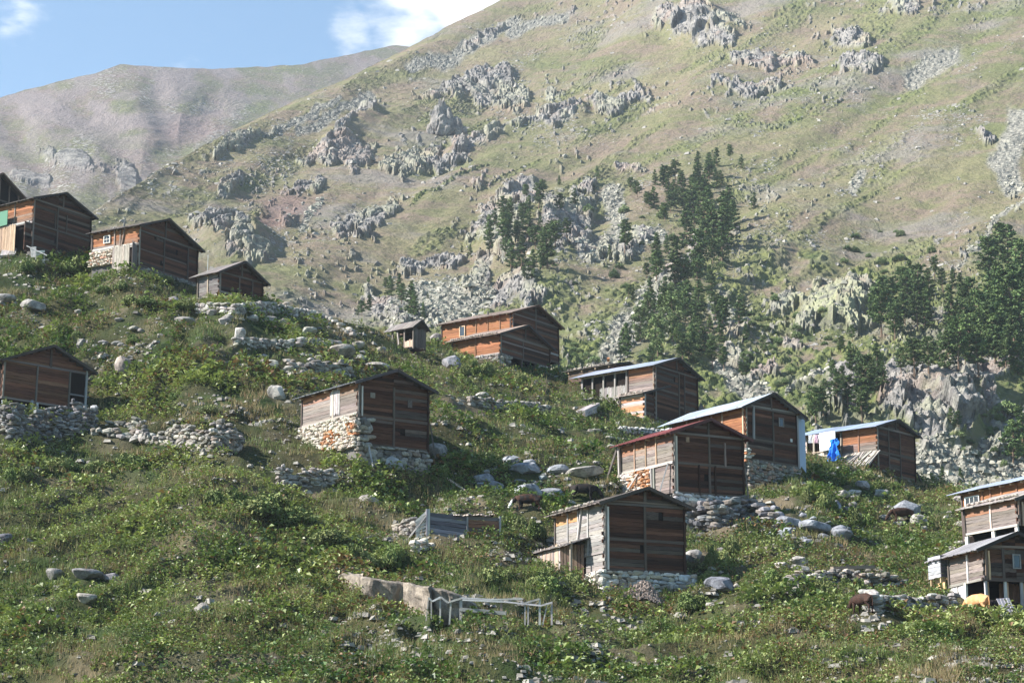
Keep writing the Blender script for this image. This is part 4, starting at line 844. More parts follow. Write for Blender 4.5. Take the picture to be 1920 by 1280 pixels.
# ------------------------------------------------------------------ small sheds
C = at(776, 646, 216); rz = R_(48) + .046; e = empty('open_shed', C, rz, 'small open-fronted shed on posts, left of the big skyline house', 'shed')
dx = Vector((math.cos(rz), math.sin(rz), 0)); dy = Vector((-dx.y, dx.x, 0)); q = Vol(e, (0, 0, 0), solve_px(C, dx, 798), solve_px(C, dy, 735), solve_py(C, 611), 1, .5, rz)
q.zr = q.H + .7; q.tan = .7 / (q.W / 2); q.ang = math.atan(q.tan); q.HRt = q.H
q.vboards('g', -.2, q.H - .2, 0, q.W, .25, lambda u, z: cj((.11, .09, .08))); q.roof(color=(.17, .15, .14), nb=0, oe=.4, og=.3, back=.6)
for f in (.02, .42, .7, .97): q.post('l', f * q.L, -.4, q.H, .12, .02, (.2, .17, .15))
piece('dark_core', BOX['wood'], e, (q.W, q.L / 2, q.H / 2 - .2), (.1, q.L, q.H + .2), (0, 0, 0), (.06, .045, .04)); q.vboards('l', -.2, .55, 0, q.L * .42, .25, lambda u, z: cj((.5, .38, .3))); bar('leaning_pole', e, (-.3, q.L * 1.15, -.6), (-.6, q.L * 1.75, 1.4), .1, .1, (.55, .5, .46)); bar('brace', e, (-.1, q.L * .62, -.3), (-.1, q.L * .75, q.H), .1, .1, (.4, .36, .33))
# ruined hut
C = at(800, 1003, 145); rz = R_(10) + .04; e = empty('ruined_hut', C, rz, 'collapsed grey plank hut with a slanting left side, left of the lowest house', 'hut'); dx = Vector((math.cos(rz), math.sin(rz), 0))
q = Vol(e, (0, 0, 0), solve_px(C, dx, 937), 2.2, solve_py(C, 961), 1, .5, rz); q.zr = q.H + .01
Wm = q.W * .55
def rg(u, z): return cj(random.choice([(.12, .125, .15), (.15, .15, .17), (.10, .10, .12)]), .15)
z = -.2; i = 0
while z < q.H:
    t = z / q.H; hh = .26; sag = -.25
    bar('plank', e, (0, -.04, z + .1), (Wm, -.06, z + .1 - .35 + .1 * t), .08, hh * .93, rg(0, 0), random.choice(PLANK)); 
    bar('plank', e, (Wm, 0, z - .15 + .1 * t), (q.W, .02, z - .12), .08, hh * .93, random.choice([(.2, .10, .06), (.16, .09, .06), (.14, .12, .11)]) if .2 < t < .8 else (.15, .14, .14), random.choice(PLANK)); z += hh
for u in (.0, .12, Wm, q.W): q.post('g', u, -.8 if u < .05 else -.5, q.H + (.25 if u < .5 else -.1), .13, .1, (.3, .29, .3) if u != .12 else (.6, .57, .54))
for i in range(8): piece('slanting_board', random.choice(PLANK), e, (-.62 + i * .0, .1 + i * .26, q.H / 2 - .25), (2.2, .24, .05), (0, -.92, -.25), cj((.42, .40, .38)))
for i in range(9): bar('plank', e, (-.75, .0 + ru(0,.1), -.35 + i * .16), (-.05, -.02, -.35 + i * .24), .05, .15, (.43, .41, .39), random.choice(PLANK))
for i in range(9): piece('roof_board', random.choice(PLANK), e, (Wm * .72 + i * .32, .7, q.H - .08 + ru(-.04, .05)), (.34, 2.0, .06), (ru(-.03, .03), ru(-.05, .05), ru(-.1, .1)), cj((.38, .33, .30)))
piece('dark_core', BOX['dark'], e, (q.W / 2, .9, q.H / 2 - .4), (q.W - .1, 1.6, q.H - .2), (0, 0, 0), HOLEC)
# ------------------------------------------------------------------ dry stone walls
CLR = []
def wallrow(P, label, cf=None, size=1., cap=260, thick=.5, name='dry_stone_wall', jag=.15, loose=0):
    pts3 = [(gpix(px, pb), px, pt) for px, pb, pt in P]; B = [p for p, _, _ in pts3]; Ht = [max(.25, solve_py(p, pt)) for p, _, pt in pts3]
    mid = sum(B, Vector()) / len(B); e = empty(name, mid, 0, label, 'stone wall'); n = 0
    L = [0]
    for a, b in zip(B[:-1], B[1:]): L.append(L[-1] + (Vector((b.x - a.x, b.y - a.y, 0))).length)
    def ev(s_):
        for i in range(len(B) - 1):
            if s_ <= L[i + 1] or i == len(B) - 2:
                t = (s_ - L[i]) / max(1e-6, L[i + 1] - L[i]); return B[i].lerp(B[i + 1], t), Ht[i] * (1 - t) + Ht[i + 1] * t, math.atan2(B[i + 1].y - B[i].y, B[i + 1].x - B[i].x)
    lv = 0.; hm = max(Ht)
    while lv < hm + .1:
        h = size * ru(.17, .34); s_ = ru(-.2, 0)
        while s_ < L[-1]:
            w = size * random.choice([ru(.22, .4), ru(.35, .6), ru(.5, .9)]); p, H_, an = ev(min(L[-1], max(0, s_ + w / 2)))
            if lv + h * .5 < H_ * (.7 + .6 * float(vn(np.array([s_ * .7]), np.array([3.1 + len(P)]), 5)[0])) + ru(-jag, jag) and n < cap and random.random() > .12:
                q_ = p - mid + Vector((ru(-.06, .06), ru(-.16, .16), lv + h / 2 - .12 + ru(-.07, .07))); piece('stone', random.choice(STONE), e, q_, (w * 1.05, thick * ru(.8, 1.4), h * ru(.8, 1.45)), (ru(-.15, .15), ru(-.3, .3), an + ru(-.3, .3) + (math.pi if random.random() < .5 else 0)), cj(cf() if cf else random.choice(STC), .25)); n += 1
            s_ += w
        lv += h
    for i in range(len(B) - 1):
        d = B[i + 1] - B[i]; hh = min(Ht[i], Ht[i + 1]); bar('rubble_core', e, B[i] - mid + Vector((0, .25, hh * .3 - .2)), B[i + 1] - mid + Vector((0, .25, hh * .3 - .2)), .4, max(.2, hh * .55), (.08, .075, .07), BOX['stone'])
    for i in range(12):
        p, H_, an = ev(L[-1] * i / 11); CLR.append((p.x, p.y - .4, .65))
    return e
GB = lambda: random.choice([(.20, .20, .205), (.26, .25, .25), (.14, .14, .15), (.19, .17, .15)])
wallrow([(-40, 800, 752), (20, 822, 757), (90, 822, 775), (140, 815, 760), (176, 800, 765)], 'dry stone wall under the railed hut at the left edge', GB, .9, 280)
wallrow([(175, 812, 800), (250, 822, 803), (330, 838, 803), (400, 846, 808), (452, 842, 815)], 'low dry stone terrace wall between the left hut and the orange-stained house', None, 1.0, 150)
wallrow([(452, 815, 795), (400, 808, 790)], 'short broken bit of wall above the low terrace wall', None, 1., 30)
wallrow([(440, 650, 618), (500, 652, 622), (560, 650, 630), (620, 645, 634)], 'tumbled rubble wall on the upper left slope beside the cairn', lambda: random.choice([(.36, .34, .30), (.26, .25, .23), (.42, .39, .36)]), 1.0, 120)
wallrow([(370, 585, 560), (440, 592, 562), (520, 585, 556), (600, 600, 578), (660, 632, 612)], 'rubble wall along the crest below the low dark barn', lambda: random.choice([(.36, .34, .30), (.42, .39, .36), (.28, .26, .24)]), 1.05, 190)
wallrow([(880, 760, 738), (950, 768, 738), (1030, 772, 752)], 'low stone wall on the slope below the stone-weighted lean-to', None, 1., 120)
wallrow([(1160, 808, 790), (1230, 812, 790), (1262, 806, 796)], 'low wall of round stones in front of the porch house', lambda: (.48, .47, .45), .9, 60)
wallrow([(540, 695, 676), (600, 698, 672), (660, 705, 684)], 'loose stone wall above the orange-stained house', None, 1.2, 70)
wallrow([(1290, 990, 955), (1350, 990, 930), (1400, 985, 935), (1450, 985, 960)], 'bulging grey stone revetment under the red-edged house', GB, 1.1, 130, .9)
wallrow([(1478, 1112, 1075), (1560, 1098, 1068), (1650, 1095, 1072), (1700, 1100, 1080)], 'dry stone wall with weathered planks behind it, left of the bottom right house', None, .85, 200)
wallrow([(1618, 1145, 1105), (1640, 1150, 1100), (1700, 1150, 1112), (1790, 1140, 1108)], 'squared dry stone pen wall next to the brown calf', lambda: random.choice([(.34, .32, .30), (.26, .25, .24), (.38, .36, .33), (.2, .19, .18)]), .85, 260, .6)
wallrow([(740, 1000, 978), (775, 1003, 972)], 'stone heap at the left end of the collapsed hut', None, 1., 30)
wallrow([(775, 1035, 1012), (810, 1030, 1012)], 'stone footing below the left corner of the collapsed hut', lambda: (.5, .46, .4), 1., 20)
wallrow([(520, 905, 872), (570, 912, 868), (625, 908, 872)], 'half-buried wall in the shade in front of the orange-stained house', lambda: (.3, .28, .26), .9, 80)
wallrow([(90, 715, 700), (70, 710, 690)], 'small stone pile right of the railed hut roof', None, .8, 12)
wallrow([(200, 795, 785), (270, 800, 782)], 'few light stones on the terrace above the low wall', None, 1., 24)
# ------------------------------------------------------------------ boulders
GB2 = 'loose boulders lying on the hillside'
def boulder(px, py, w, h, label=None, col=(1, 1, 1), var=None, group=None, rz=None, deep=.3):
    p = gpix(px, py); D = p.y; k = D / FPX; o = bpy.data.objects.new('boulder', BOULD[var if var is not None else random.randrange(7)]); COL.objects.link(o)
    sx, sz = w * k / 2 * 1.15, h * k / 2 * 1.25; o.location = (p.x, p.y + sx * .3, p.z + sz * (1 - deep * 2 * .5) - sz * .2); o.scale = (sx, sx * ru(.7, 1.), sz); o.rotation_euler = (ru(-.12, .12), ru(-.12, .12), ru(-.5, .5) if rz is None else rz); o.color = (*col, 1); CLR.append((p.x, p.y - sx * .3, sx * .95))
    return tag(o, label or 'loose grey boulder lying in the greenery of the hillside', 'boulder', group or (None if label else GB2))
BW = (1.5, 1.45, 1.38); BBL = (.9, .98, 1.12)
for a in [(233, 700, 36, 44, 'upright rounded pinkish boulder standing alone right of the railed hut', (1.15, 1.02, .95)), (517, 748, 34, 34, 'pointed white boulder left of the orange-stained house', BW), (62, 580, 46, 26, 'grey peaked boulder below the tall house with the green tarpaulin', (1.1, 1.08, 1.05)), (8, 568, 44, 26, 'broad grey boulder cut by the left edge', (1, 1, 1)),
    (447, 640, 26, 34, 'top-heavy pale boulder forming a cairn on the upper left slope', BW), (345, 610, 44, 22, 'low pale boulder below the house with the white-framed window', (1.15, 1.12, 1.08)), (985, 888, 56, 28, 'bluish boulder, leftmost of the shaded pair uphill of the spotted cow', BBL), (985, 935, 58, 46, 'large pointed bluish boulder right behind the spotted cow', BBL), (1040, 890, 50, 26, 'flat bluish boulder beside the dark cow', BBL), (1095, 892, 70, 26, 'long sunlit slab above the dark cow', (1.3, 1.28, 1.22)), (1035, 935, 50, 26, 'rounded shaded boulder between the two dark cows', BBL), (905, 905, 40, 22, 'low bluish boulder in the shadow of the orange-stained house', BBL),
    (692, 945, 38, 22, 'small brownish-grey boulder on bare ground in the middle of the slope', (1, .95, .9)), (1300, 1055, 38, 30, 'boulder at the right corner of the lowest house', (1.1, 1.1, 1.1)), (1495, 1058, 40, 22, 'flat-topped pale boulder, topmost of the group of three below the bluish rocks', (1.3, 1.25, 1.2)), (1465, 1066, 36, 20, 'pale boulder, left one of the group of three below the bluish rocks', (1.3, 1.25, 1.2)), (1500, 1070, 40, 16, 'pale boulder, lower one of the group of three below the bluish rocks', (1.2, 1.16, 1.1)),
    (100, 1085, 32, 28, 'grey boulder left of the dark row of stones near the bottom left', (.95, .93, .92)), (160, 1085, 60, 26, 'long dark boulder half sunk in leaves near the bottom left', (.75, .75, .8)), (205, 1090, 36, 20, 'dark rounded boulder at the right end of the sunk row', (.7, .7, .78)), (160, 1130, 38, 26, 'round pale boulder at the bottom left', (1.25, 1.2, 1.12)), (273, 1112, 34, 10, 'thin flat pale stone lying in leaves at the bottom left', (1.5, 1.4, 1.3)), (375, 1150, 30, 26, 'squat grey boulder at the lower edge left of the long slab', (1.1, 1.05, 1.0)), (8, 1018, 28, 26, 'dark boulder at the left edge below the stone wall', (.6, .62, .75)),
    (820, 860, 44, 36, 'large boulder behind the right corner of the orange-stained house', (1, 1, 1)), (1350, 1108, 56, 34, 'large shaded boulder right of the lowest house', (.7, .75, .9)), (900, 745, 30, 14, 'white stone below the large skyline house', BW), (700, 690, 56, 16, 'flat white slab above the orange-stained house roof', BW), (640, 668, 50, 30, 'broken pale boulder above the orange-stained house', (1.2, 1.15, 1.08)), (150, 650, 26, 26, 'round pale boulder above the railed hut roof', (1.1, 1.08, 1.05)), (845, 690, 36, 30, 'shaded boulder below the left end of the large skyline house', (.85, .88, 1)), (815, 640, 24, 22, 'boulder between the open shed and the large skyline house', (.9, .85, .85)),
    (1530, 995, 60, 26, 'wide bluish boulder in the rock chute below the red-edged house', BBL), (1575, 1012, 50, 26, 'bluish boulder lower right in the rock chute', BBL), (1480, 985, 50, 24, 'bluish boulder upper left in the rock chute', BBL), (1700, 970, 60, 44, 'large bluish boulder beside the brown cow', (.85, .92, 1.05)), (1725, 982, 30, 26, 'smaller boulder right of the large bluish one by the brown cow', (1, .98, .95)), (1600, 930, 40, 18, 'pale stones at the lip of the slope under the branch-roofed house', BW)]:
    boulder(a[0], a[1], a[2], a[3], a[4], a[5])
def clusterb(n, cx, cy, rx, ry, s0, s1, lab, grp, col=(1, 1, 1)):
    for i in range(n):
        a = ru(0, 6.283); r_ = math.sqrt(ru(0, 1)); px, py = cx + rx * r_ * math.cos(a), cy + ry * r_ * math.sin(a)
        if py < crest(px) + 6: continue
        w = s0 + (s1 - s0) * random.random() ** 2; p = gpix(px, py)
        if house_dist(np.array([p.x]), np.array([p.y]))[0] < .5: continue
        boulder(px, py, w, w * ru(.45, .8), lab, cj(col, .15), group=grp)
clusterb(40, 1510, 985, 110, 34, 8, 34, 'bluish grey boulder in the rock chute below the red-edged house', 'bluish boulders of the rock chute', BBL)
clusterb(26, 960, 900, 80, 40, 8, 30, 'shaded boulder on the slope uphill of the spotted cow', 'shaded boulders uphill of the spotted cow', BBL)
clusterb(28, 600, 670, 130, 30, 8, 32, 'pale boulder on the slope above the orange-stained house', 'pale boulders above the orange-stained house', (1.25, 1.2, 1.13))
clusterb(30, 560, 600, 150, 26, 7, 26, 'pale boulder along the crest below the low dark barn', 'pale boulders along the crest', (1.35, 1.3, 1.22))
clusterb(24, 1650, 950, 80, 40, 8, 30, 'boulder on the spur below the branch-roofed house', 'boulders on the spur below the branch-roofed house', (1, 1, 1.02))
clusterb(22, 1780, 990, 110, 50, 7, 26, 'pale boulder left of the right-edge houses', 'pale boulders left of the right-edge houses', (1.3, 1.25, 1.18))
clusterb(22, 250, 600, 180, 40, 7, 26, 'grey boulder on the upper left slope below the row of houses', 'boulders below the upper row of houses', (1.05, 1.03, 1))
clusterb(16, 190, 655, 80, 20, 8, 24, 'stone in the loose heap right of the railed hut roof', 'stones heaped right of the railed hut', (1, 1, 1))
clusterb(20, 1100, 830, 90, 50, 7, 26, 'boulder on the slope between the two middle rows of houses', 'boulders between the middle rows of houses', (1.2, 1.17, 1.1))
clusterb(18, 1420, 1060, 130, 45, 7, 20, 'boulder on the lower slope right of the lowest house', 'boulders right of the lowest house', (1.2, 1.15, 1.1))
# long slab rock at the bottom
def slab():
    P = [(634, 1078, 1080), (660, 1080, 1102), (700, 1088, 1120), (740, 1095, 1136), (790, 1102, 1152), (840, 1112, 1160), (875, 1126, 1158), (905, 1142, 1158)]
    top = []; n = 60; m = 26
    xs = np.linspace(0, 1, n); pxs = np.interp(xs, np.linspace(0, 1, len(P)), [p[0] for p in P]); pt = np.interp(xs, np.linspace(0, 1, len(P)), [p[1] for p in P]); pb = np.interp(xs, np.linspace(0, 1, len(P)), [p[2] for p in P])
    V = []
    for i in range(n):
        base = gpix(pxs[i], max(pb[i], pt[i] + 3)); h = solve_py(base, pt[i]) - .9 * max(0, xs[i] - .93) / .07; yo = 1.1 * max(0, xs[i] - .8) / .2 + .5 * max(0, .1 - xs[i]) / .1
        for j in range(m):
            t = j / (m - 1)
            if t < .6: y, z = -.25 * (t / .6), -.8 + (h + .8) * (t / .6)
            else: q_ = (t - .6) / .4; y, z = -.25 + 2.2 * q_, h + .35 * math.sin(q_ * 2.2) * (1 - q_ * .6) - 1.3 * max(0, q_ - .75)
            a = pxs[i] / 14; c_ = np.array([a]); d_ = np.array([z * 2.2 + y])
            V.append((base.x + .3 * (float(fbm(c_, d_, 7, 4)[0]) - .5), base.y + y + yo - .8 * float(fbm(c_ * .8, d_ * .5, 5, 4)[0]), base.z + z + .22 * (float(fbm(c_ * 1.5, d_ * .2, 6, 3)[0]) - .5)))
    o = link('rock_slab', np_mesh('rock_slab', V, grid_faces(n, m)[:, ::-1], MAT['boulder'], False)); o.color = (.82, .73, .63, 1); tag(o, 'long flat-topped rock slab slanting down to the pole fence at the bottom', 'rock')
slab()
# rock pinnacle on the mountain
def pinnacle():
    base = gpix(832, 254, BM); k = base.y / FPX; bm = bmesh.new(); r = np.random.default_rng(4)
    for (cx, cy, hw, h) in ((-6, 2, 16, 92), (-10, -2, 24, 64), (10, 2, 24, 60), (2, -6, 26, 44), (26, 4, 20, 40), (38, 8, 14, 22), (-26, 0, 14, 26), (-8, 0, 9, 96), (-2, 4, 13, 76)):
        g = bmesh.ops.create_icosphere(bm, subdivisions=4, radius=1)['verts']; co = np.array([v.co[:] for v in g])
        for q in range(22):
            n = r.normal(size=3); n[2] *= .35; n /= np.linalg.norm(n); s_ = co @ n - r.uniform(.55, .85); co -= np.where(s_ > 0, s_, 0)[:, None] * n
        t = (co[:, 2] + 1) / 2; w = hw * (1.15 - .5 * t) * k * (1 + .22 * (fbm(co[:, 0] * 4 + cx, co[:, 2] * 3 + 9, 3, 4) - .5) * 2); P = np.stack([cx * k + co[:, 0] * w, cy * k + co[:, 1] * w * .9, (co[:, 2] * .62 + .38) * h * k * .98 + 2 * (fbm(co[:, 0] * 5 + 3, co[:, 1] * 5 + cx, 6, 3) - .5)], 1)
        f1_, f2_, fc_ = worley(P[:, 0] / 3.2 + P[:, 1] / 5, P[:, 2] / 5, 8); P[:, :2] += (P[:, :2] - [cx * k, cy * k]) * ((fc_ - .5) * .22 * np.clip((f2_ - f1_) * 6, 0, 1))[:, None]
        for v, c_ in zip(g, P): v.co = c_
    me = bm_mesh('rock_pinnacle', bm, MAT['mountain']); at_ = me.attributes.new('rock', 'FLOAT', 'POINT'); at_.data.foreach_set('value', np.ones(len(me.vertices), np.float32))
    o = link('rock_pinnacle', me); o.location = base; tag(o, 'tall isolated rock pinnacle with a pointed top casting a long shadow on the mountain', 'rock')
pinnacle()
# ------------------------------------------------------------------ trees
def tufts(C, n, r, flat, size, rg):
    """n random leaf-clump quads inside an ellipsoid round each centre"""
    C = np.repeat(C, n, 0); d = rg.normal(size=C.shape); d /= np.linalg.norm(d, axis=1, keepdims=True); d *= (rg.random((len(C), 1)) ** .45); R = np.repeat(r, n)[:, None]
    P = C + d * R * np.array([1, 1, flat]); a = rg.normal(size=P.shape); a[:, 2] *= .5; a /= np.linalg.norm(a, axis=1, keepdims=True); b = np.cross(a, rg.normal(size=P.shape)); b /= np.linalg.norm(b, axis=1, keepdims=True)
    s = size * rg.uniform(.6, 1.4, (len(P), 1)); V = np.stack([P - a * s, P - b * s * .5, P + a * s, P + b * s * .5], 1).reshape(-1, 3); return V, np.arange(len(V)).reshape(-1, 4)
def pine_meshes(seed, kind):
    rg = np.random.default_rng(seed); H = 10.; seg = 9; V = []; F = []; lean = rg.uniform(-.4, .4, 2)
    for i in range(seg + 1):
        t = i / seg; r = .2 * (1 - t) + .03; c = (lean[0] * t * t + .12 * math.sin(t * 5 + seed), lean[1] * t * t, t * H * .97)
        for j in range(6): V.append((c[0] + r * math.cos(j * 1.047), c[1] + r * math.sin(j * 1.047), c[2]))
    for i in range(seg):
        for j in range(6): F.append((i * 6 + j, i * 6 + (j + 1) % 6, i * 6 + 6 + (j + 1) % 6, i * 6 + 6 + j))
    C = []; R = []
    nb = 58 if kind != 'round' else 46
    for b in range(nb):
        t = (b + rg.random()) / nb
        if kind == 'cone': z0 = .12; prof = (1 - t) ** .75 * 2.5 + .2
        elif kind == 'scots': z0 = .34; prof = 2.3 * math.sin(math.pi * min(1, t * .8 + .15)) ** .7 + .3
        else: z0 = .14; prof = 2.7 * math.sin(math.pi * (t * .85 + .1)) ** .6
        z = H * (z0 + (1 - z0) * t); a = rg.random() * 6.283; L = prof * rg.uniform(.55, 1.15)
        dz = -.12 * L if kind == 'cone' else .12 * L
        p0 = np.array([lean[0] * (z / H) ** 2, lean[1] * (z / H) ** 2, z - .3]); p1 = p0 + np.array([math.cos(a) * L, math.sin(a) * L, dz + .3])
        w = .05; k = len(V); V += [tuple(p0 + (0, 0, w)), tuple(p0 - (0, 0, w)), tuple(p1)]; F.append((k, k + 1, k + 2))
        for f in ((1.,), (.95, .6))[L > 1.0] + ((.3,) if rg.random() < .4 else ()):
            C.append(p0 + (p1 - p0) * f + rg.normal(size=3) * .12); R.append(rg.uniform(.38, .68) * (1.25 if kind == 'round' else 1))
    tv = bpy.data.meshes.new('trunk'); tv.from_pydata(V, [], F); tv.materials.append(MAT['bark'])
    C = np.array(C); R = np.array(R); LV, LF = tufts(C, 34, R, .45 if kind != 'round' else .8, .215 if kind != 'round' else .24, rg)
    sh = np.repeat(np.repeat(rg.uniform(.7, 1.35, len(C)), 34), 4)[:, None] * np.ones((1, 3)); sh *= rg.uniform(.8, 1.2, (len(LV) // 4, 1)).repeat(4, 0)
    return tv, np_mesh('crown', LV, LF, MAT['pale'] if kind == 'round' else MAT['pine'], False, None, sh)
TR = {'cone': [pine_meshes(s, 'cone') for s in (1, 2, 3)], 'scots': [pine_meshes(s, 'scots') for s in (4, 5, 6, 7)], 'round': [pine_meshes(s, 'round') for s in (8, 9)]}
def tree(px, py, hp, kind, label, group):
    kind = random.choice(['cone', 'scots']) if kind == 'scots' else kind; p = gpix(px, py, BM); k = p.y / FPX; s = hp * k / 10 / .95; tv, cv = random.choice(TR[kind])
    e = empty('broadleaf_tree' if kind == 'round' else 'pine_tree', p - Vector((0, 0, .5)), ru(0, 6.28), label, 'tree', group); w = s * ru(.85, 1.1); e.scale = (w, w, s)
    link('trunk', tv, e); link('crown', cv, e)
def grove(lst, label, group, kind='scots', jit=4):
    for a in lst:
        tree(a[0] + ru(-jit, jit), a[1] + ru(-jit, jit), a[2] * ru(.9, 1.1), a[3] if len(a) > 3 else kind, label, group)
def fill(n, cx, cy, rx, ry, h0, h1, rot=0):
    L = []; a = R_(rot)
    for i in range(n):
        t = ru(0, 6.283); r_ = math.sqrt(ru(0, 1)); p, q_ = rx * r_ * math.cos(t), ry * r_ * math.sin(t); L.append((cx + p * math.cos(a) + q_ * math.sin(a), cy - p * math.sin(a) + q_ * math.cos(a), ru(h0, h1)))
    return L
grove([(945, 465, 70), (975, 505, 80), (1012, 395, 60), (1030, 500, 80), (1000, 520, 60), (1075, 378, 36), (915, 455, 50), (960, 405, 42), (985, 445, 55), (1052, 405, 40), (1065, 445, 42), (1040, 460, 55), (955, 500, 60), (990, 395, 34), (1020, 360, 26), (1050, 350, 20), (930, 430, 40), (880, 475, 22), (868, 470, 18), (1000, 470, 50)] + fill(16, 990, 450, 70, 80, 26, 50), 'dark pine among the rocks of the pink crag above the large skyline house', 'pines on the pink crag')
grove([(1195, 368, 36), (1180, 360, 30), (1240, 352, 46), (1262, 388, 50), (1285, 400, 56), (1312, 348, 50), (1330, 335, 50), (1345, 312, 36), (1366, 302, 30), (1390, 315, 28), (1250, 415, 40), (1300, 350, 50), (1275, 360, 45), (1225, 350, 34), (1120, 338, 26), (1095, 360, 14), (1110, 352, 16), (1410, 395, 36), (1220, 390, 30), (1250, 345, 40), (1305, 385, 60), (1340, 350, 40)] + fill(16, 1285, 360, 85, 36, 26, 46, 20), 'dark pine in the belt climbing the upper middle slope', 'pines of the upper middle belt')
grove([(1300, 440, 80), (1325, 462, 92), (1350, 455, 100), (1366, 428, 74), (1290, 470, 84), (1312, 512, 90), (1345, 505, 80), (1270, 540, 80), (1242, 520, 60), (1165, 482, 60), (1230, 500, 60), (1335, 420, 80), (1370, 445, 60), (1280, 505, 70), (1255, 480, 40), (1150, 470, 26), (1300, 550, 60), (1335, 545, 60), (1200, 520, 34), (1350, 480, 90), (1320, 400, 60)] + fill(5, 1310, 480, 60, 70, 30, 60), 'tall dark pine in the dense middle clump', 'pines of the dense middle clump', 'scots', 14)
grove([(1180, 672, 62, 'cone'), (1172, 660, 50, 'cone'), (1205, 645, 66, 'round'), (1235, 665, 86, 'round'), (1262, 640, 90, 'round'), (1285, 600, 80), (1248, 600, 70), (1290, 680, 60, 'cone'), (1335, 685, 56), (1222, 682, 40, 'cone'), (1345, 600, 50), (1382, 605, 56), (1400, 640, 40), (1360, 690, 46), (1215, 610, 60, 'round'), (1270, 590, 50, 'round'), (1310, 620, 60), (1300, 655, 60, 'round'), (1390, 590, 40), (1220, 560, 40), (1190, 560, 30), (1180, 560, 26), (1395, 700, 40, 'round'), (1355, 640, 40), (1430, 660, 34, 'round')] + fill(16, 1280, 620, 80, 60, 34, 64), 'tree in the grove behind the porch house roof', 'trees of the grove behind the porch house')
grove([(680, 592, 36), (690, 585, 30), (735, 555, 44), (745, 548, 40), (765, 590, 60), (780, 588, 50), (690, 530, 16), (755, 572, 50), (800, 560, 16), (670, 590, 20), (720, 540, 26), (792, 596, 36)], 'dark pine on the small outcrop left of the open shed', 'pines left of the open shed')
grove([(1650, 632, 110), (1665, 604, 100), (1680, 642, 70), (1700, 615, 70), (1722, 600, 112), (1745, 560, 66), (1690, 560, 60), (1800, 545, 38), (1770, 545, 46), (1640, 600, 60), (1710, 560, 76), (1755, 520, 40), (1735, 580, 70), (1785, 540, 40)] + fill(8, 1690, 600, 50, 40, 50, 90), 'tall dark pine on the ridge right of the pale yellowish cliff', 'pines on the ridge by the pale cliff')
grove([(1862, 545, 100), (1890, 525, 100), (1912, 565, 130), (1902, 645, 140), (1872, 665, 120), (1842, 655, 100), (1802, 685, 96), (1782, 692, 80), (1760, 672, 60), (1740, 702, 70), (1716, 702, 76), (1692, 702, 60), (1832, 702, 80), (1905, 705, 90), (1925, 600, 150), (1860, 600, 90), (1820, 640, 80), (1880, 600, 110), (1940, 680, 140), (1850, 620, 80), (1885, 690, 80)] + fill(22, 1850, 640, 80, 60, 60, 100, 20), 'dark pine in the wood along the right edge of the picture', 'pines of the right-edge wood')
grove([(1600, 695, 60), (1625, 765, 96), (1618, 795, 80), (1560, 702, 38), (1530, 795, 72), (1522, 780, 50), (1590, 765, 60), (1652, 690, 40), (1640, 740, 60), (1768, 905, 40, 'cone'), (1802, 902, 30, 'cone'), (1905, 880, 90), (1925, 860, 100), (1575, 660, 40), (1600, 640, 36), (1540, 780, 60), (1795, 800, 40), (1780, 790, 36), (1545, 730, 30), (1660, 720, 44)] + fill(10, 1600, 720, 60, 60, 30, 60), 'pine around the foot of the big pinkish cliff at right', 'pines round the pinkish cliff')
# low bushes on the mountain
def bush_mesh(seed, mat, n=90):
    rg = np.random.default_rng(seed); th = rg.random(n) * 6.283; r = np.sqrt(rg.random(n)) * .85; C = np.stack([r * np.cos(th), r * np.sin(th), (1 - r ** 2) * rg.uniform(.25, .75, n)], 1)
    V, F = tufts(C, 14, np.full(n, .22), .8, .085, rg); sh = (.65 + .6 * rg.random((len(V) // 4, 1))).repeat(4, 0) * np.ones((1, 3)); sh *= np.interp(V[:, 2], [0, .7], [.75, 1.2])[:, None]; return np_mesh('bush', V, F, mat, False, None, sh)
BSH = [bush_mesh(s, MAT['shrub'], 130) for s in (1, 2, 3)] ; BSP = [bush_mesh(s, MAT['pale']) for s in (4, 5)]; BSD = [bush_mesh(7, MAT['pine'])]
def bush(px, py, w, h, ms, label, group, bv=None, name='bush'):
    p = gpix(px, py, bv); k = p.y / FPX; o = link(name, random.choice(ms)); o.location = p - Vector((0, 0, .1)); o.scale = (w * k / 2, w * k / 2, h * k); o.rotation_euler = (0, 0, ru(0, 6.28)); tag(o, label, 'bush', group)
for (n, cx, cy, rx, ry, lab, grp, ms) in ((34, 1400, 690, 120, 80, 'green bush on the rocky slope behind the metal-roofed houses', 'bushes behind the metal-roofed houses', BSP), (24, 1480, 600, 120, 60, 'low bush between the middle clump of pines and the pale cliff', 'bushes left of the pale cliff', BSP + BSD), (14, 1080, 670, 40, 26, 'pale bush behind the right end of the large skyline house', 'bushes behind the large skyline house', BSP), (20, 1860, 830, 70, 60, 'bush on the slope above the right-edge houses', 'bushes above the right-edge houses', BSP + BSD), (26, 1200, 470, 180, 120, 'small bush on the slope round the dense middle clump', 'bushes round the dense middle clump', BSP + BSD), (14, 1640, 480, 120, 60, 'low bush on the grassy slope above the pale cliff', 'bushes above the pale cliff', BSD + BSP)):
    for i in range(n):
        t = ru(0, 6.283); r_ = math.sqrt(ru(0, 1)); w = ru(8, 26); bush(cx + rx * r_ * math.cos(t), cy + ry * r_ * math.sin(t), w, w * ru(.5, 1.), ms, lab, grp, BM)
bush(1885, 776, 60, 34, BSP, 'large round green bush on top of the pinkish cliff', None, BM); bush(1687, 488, 34, 16, BSD, 'lone dark bush on the turf above the pale cliff', None, BM)
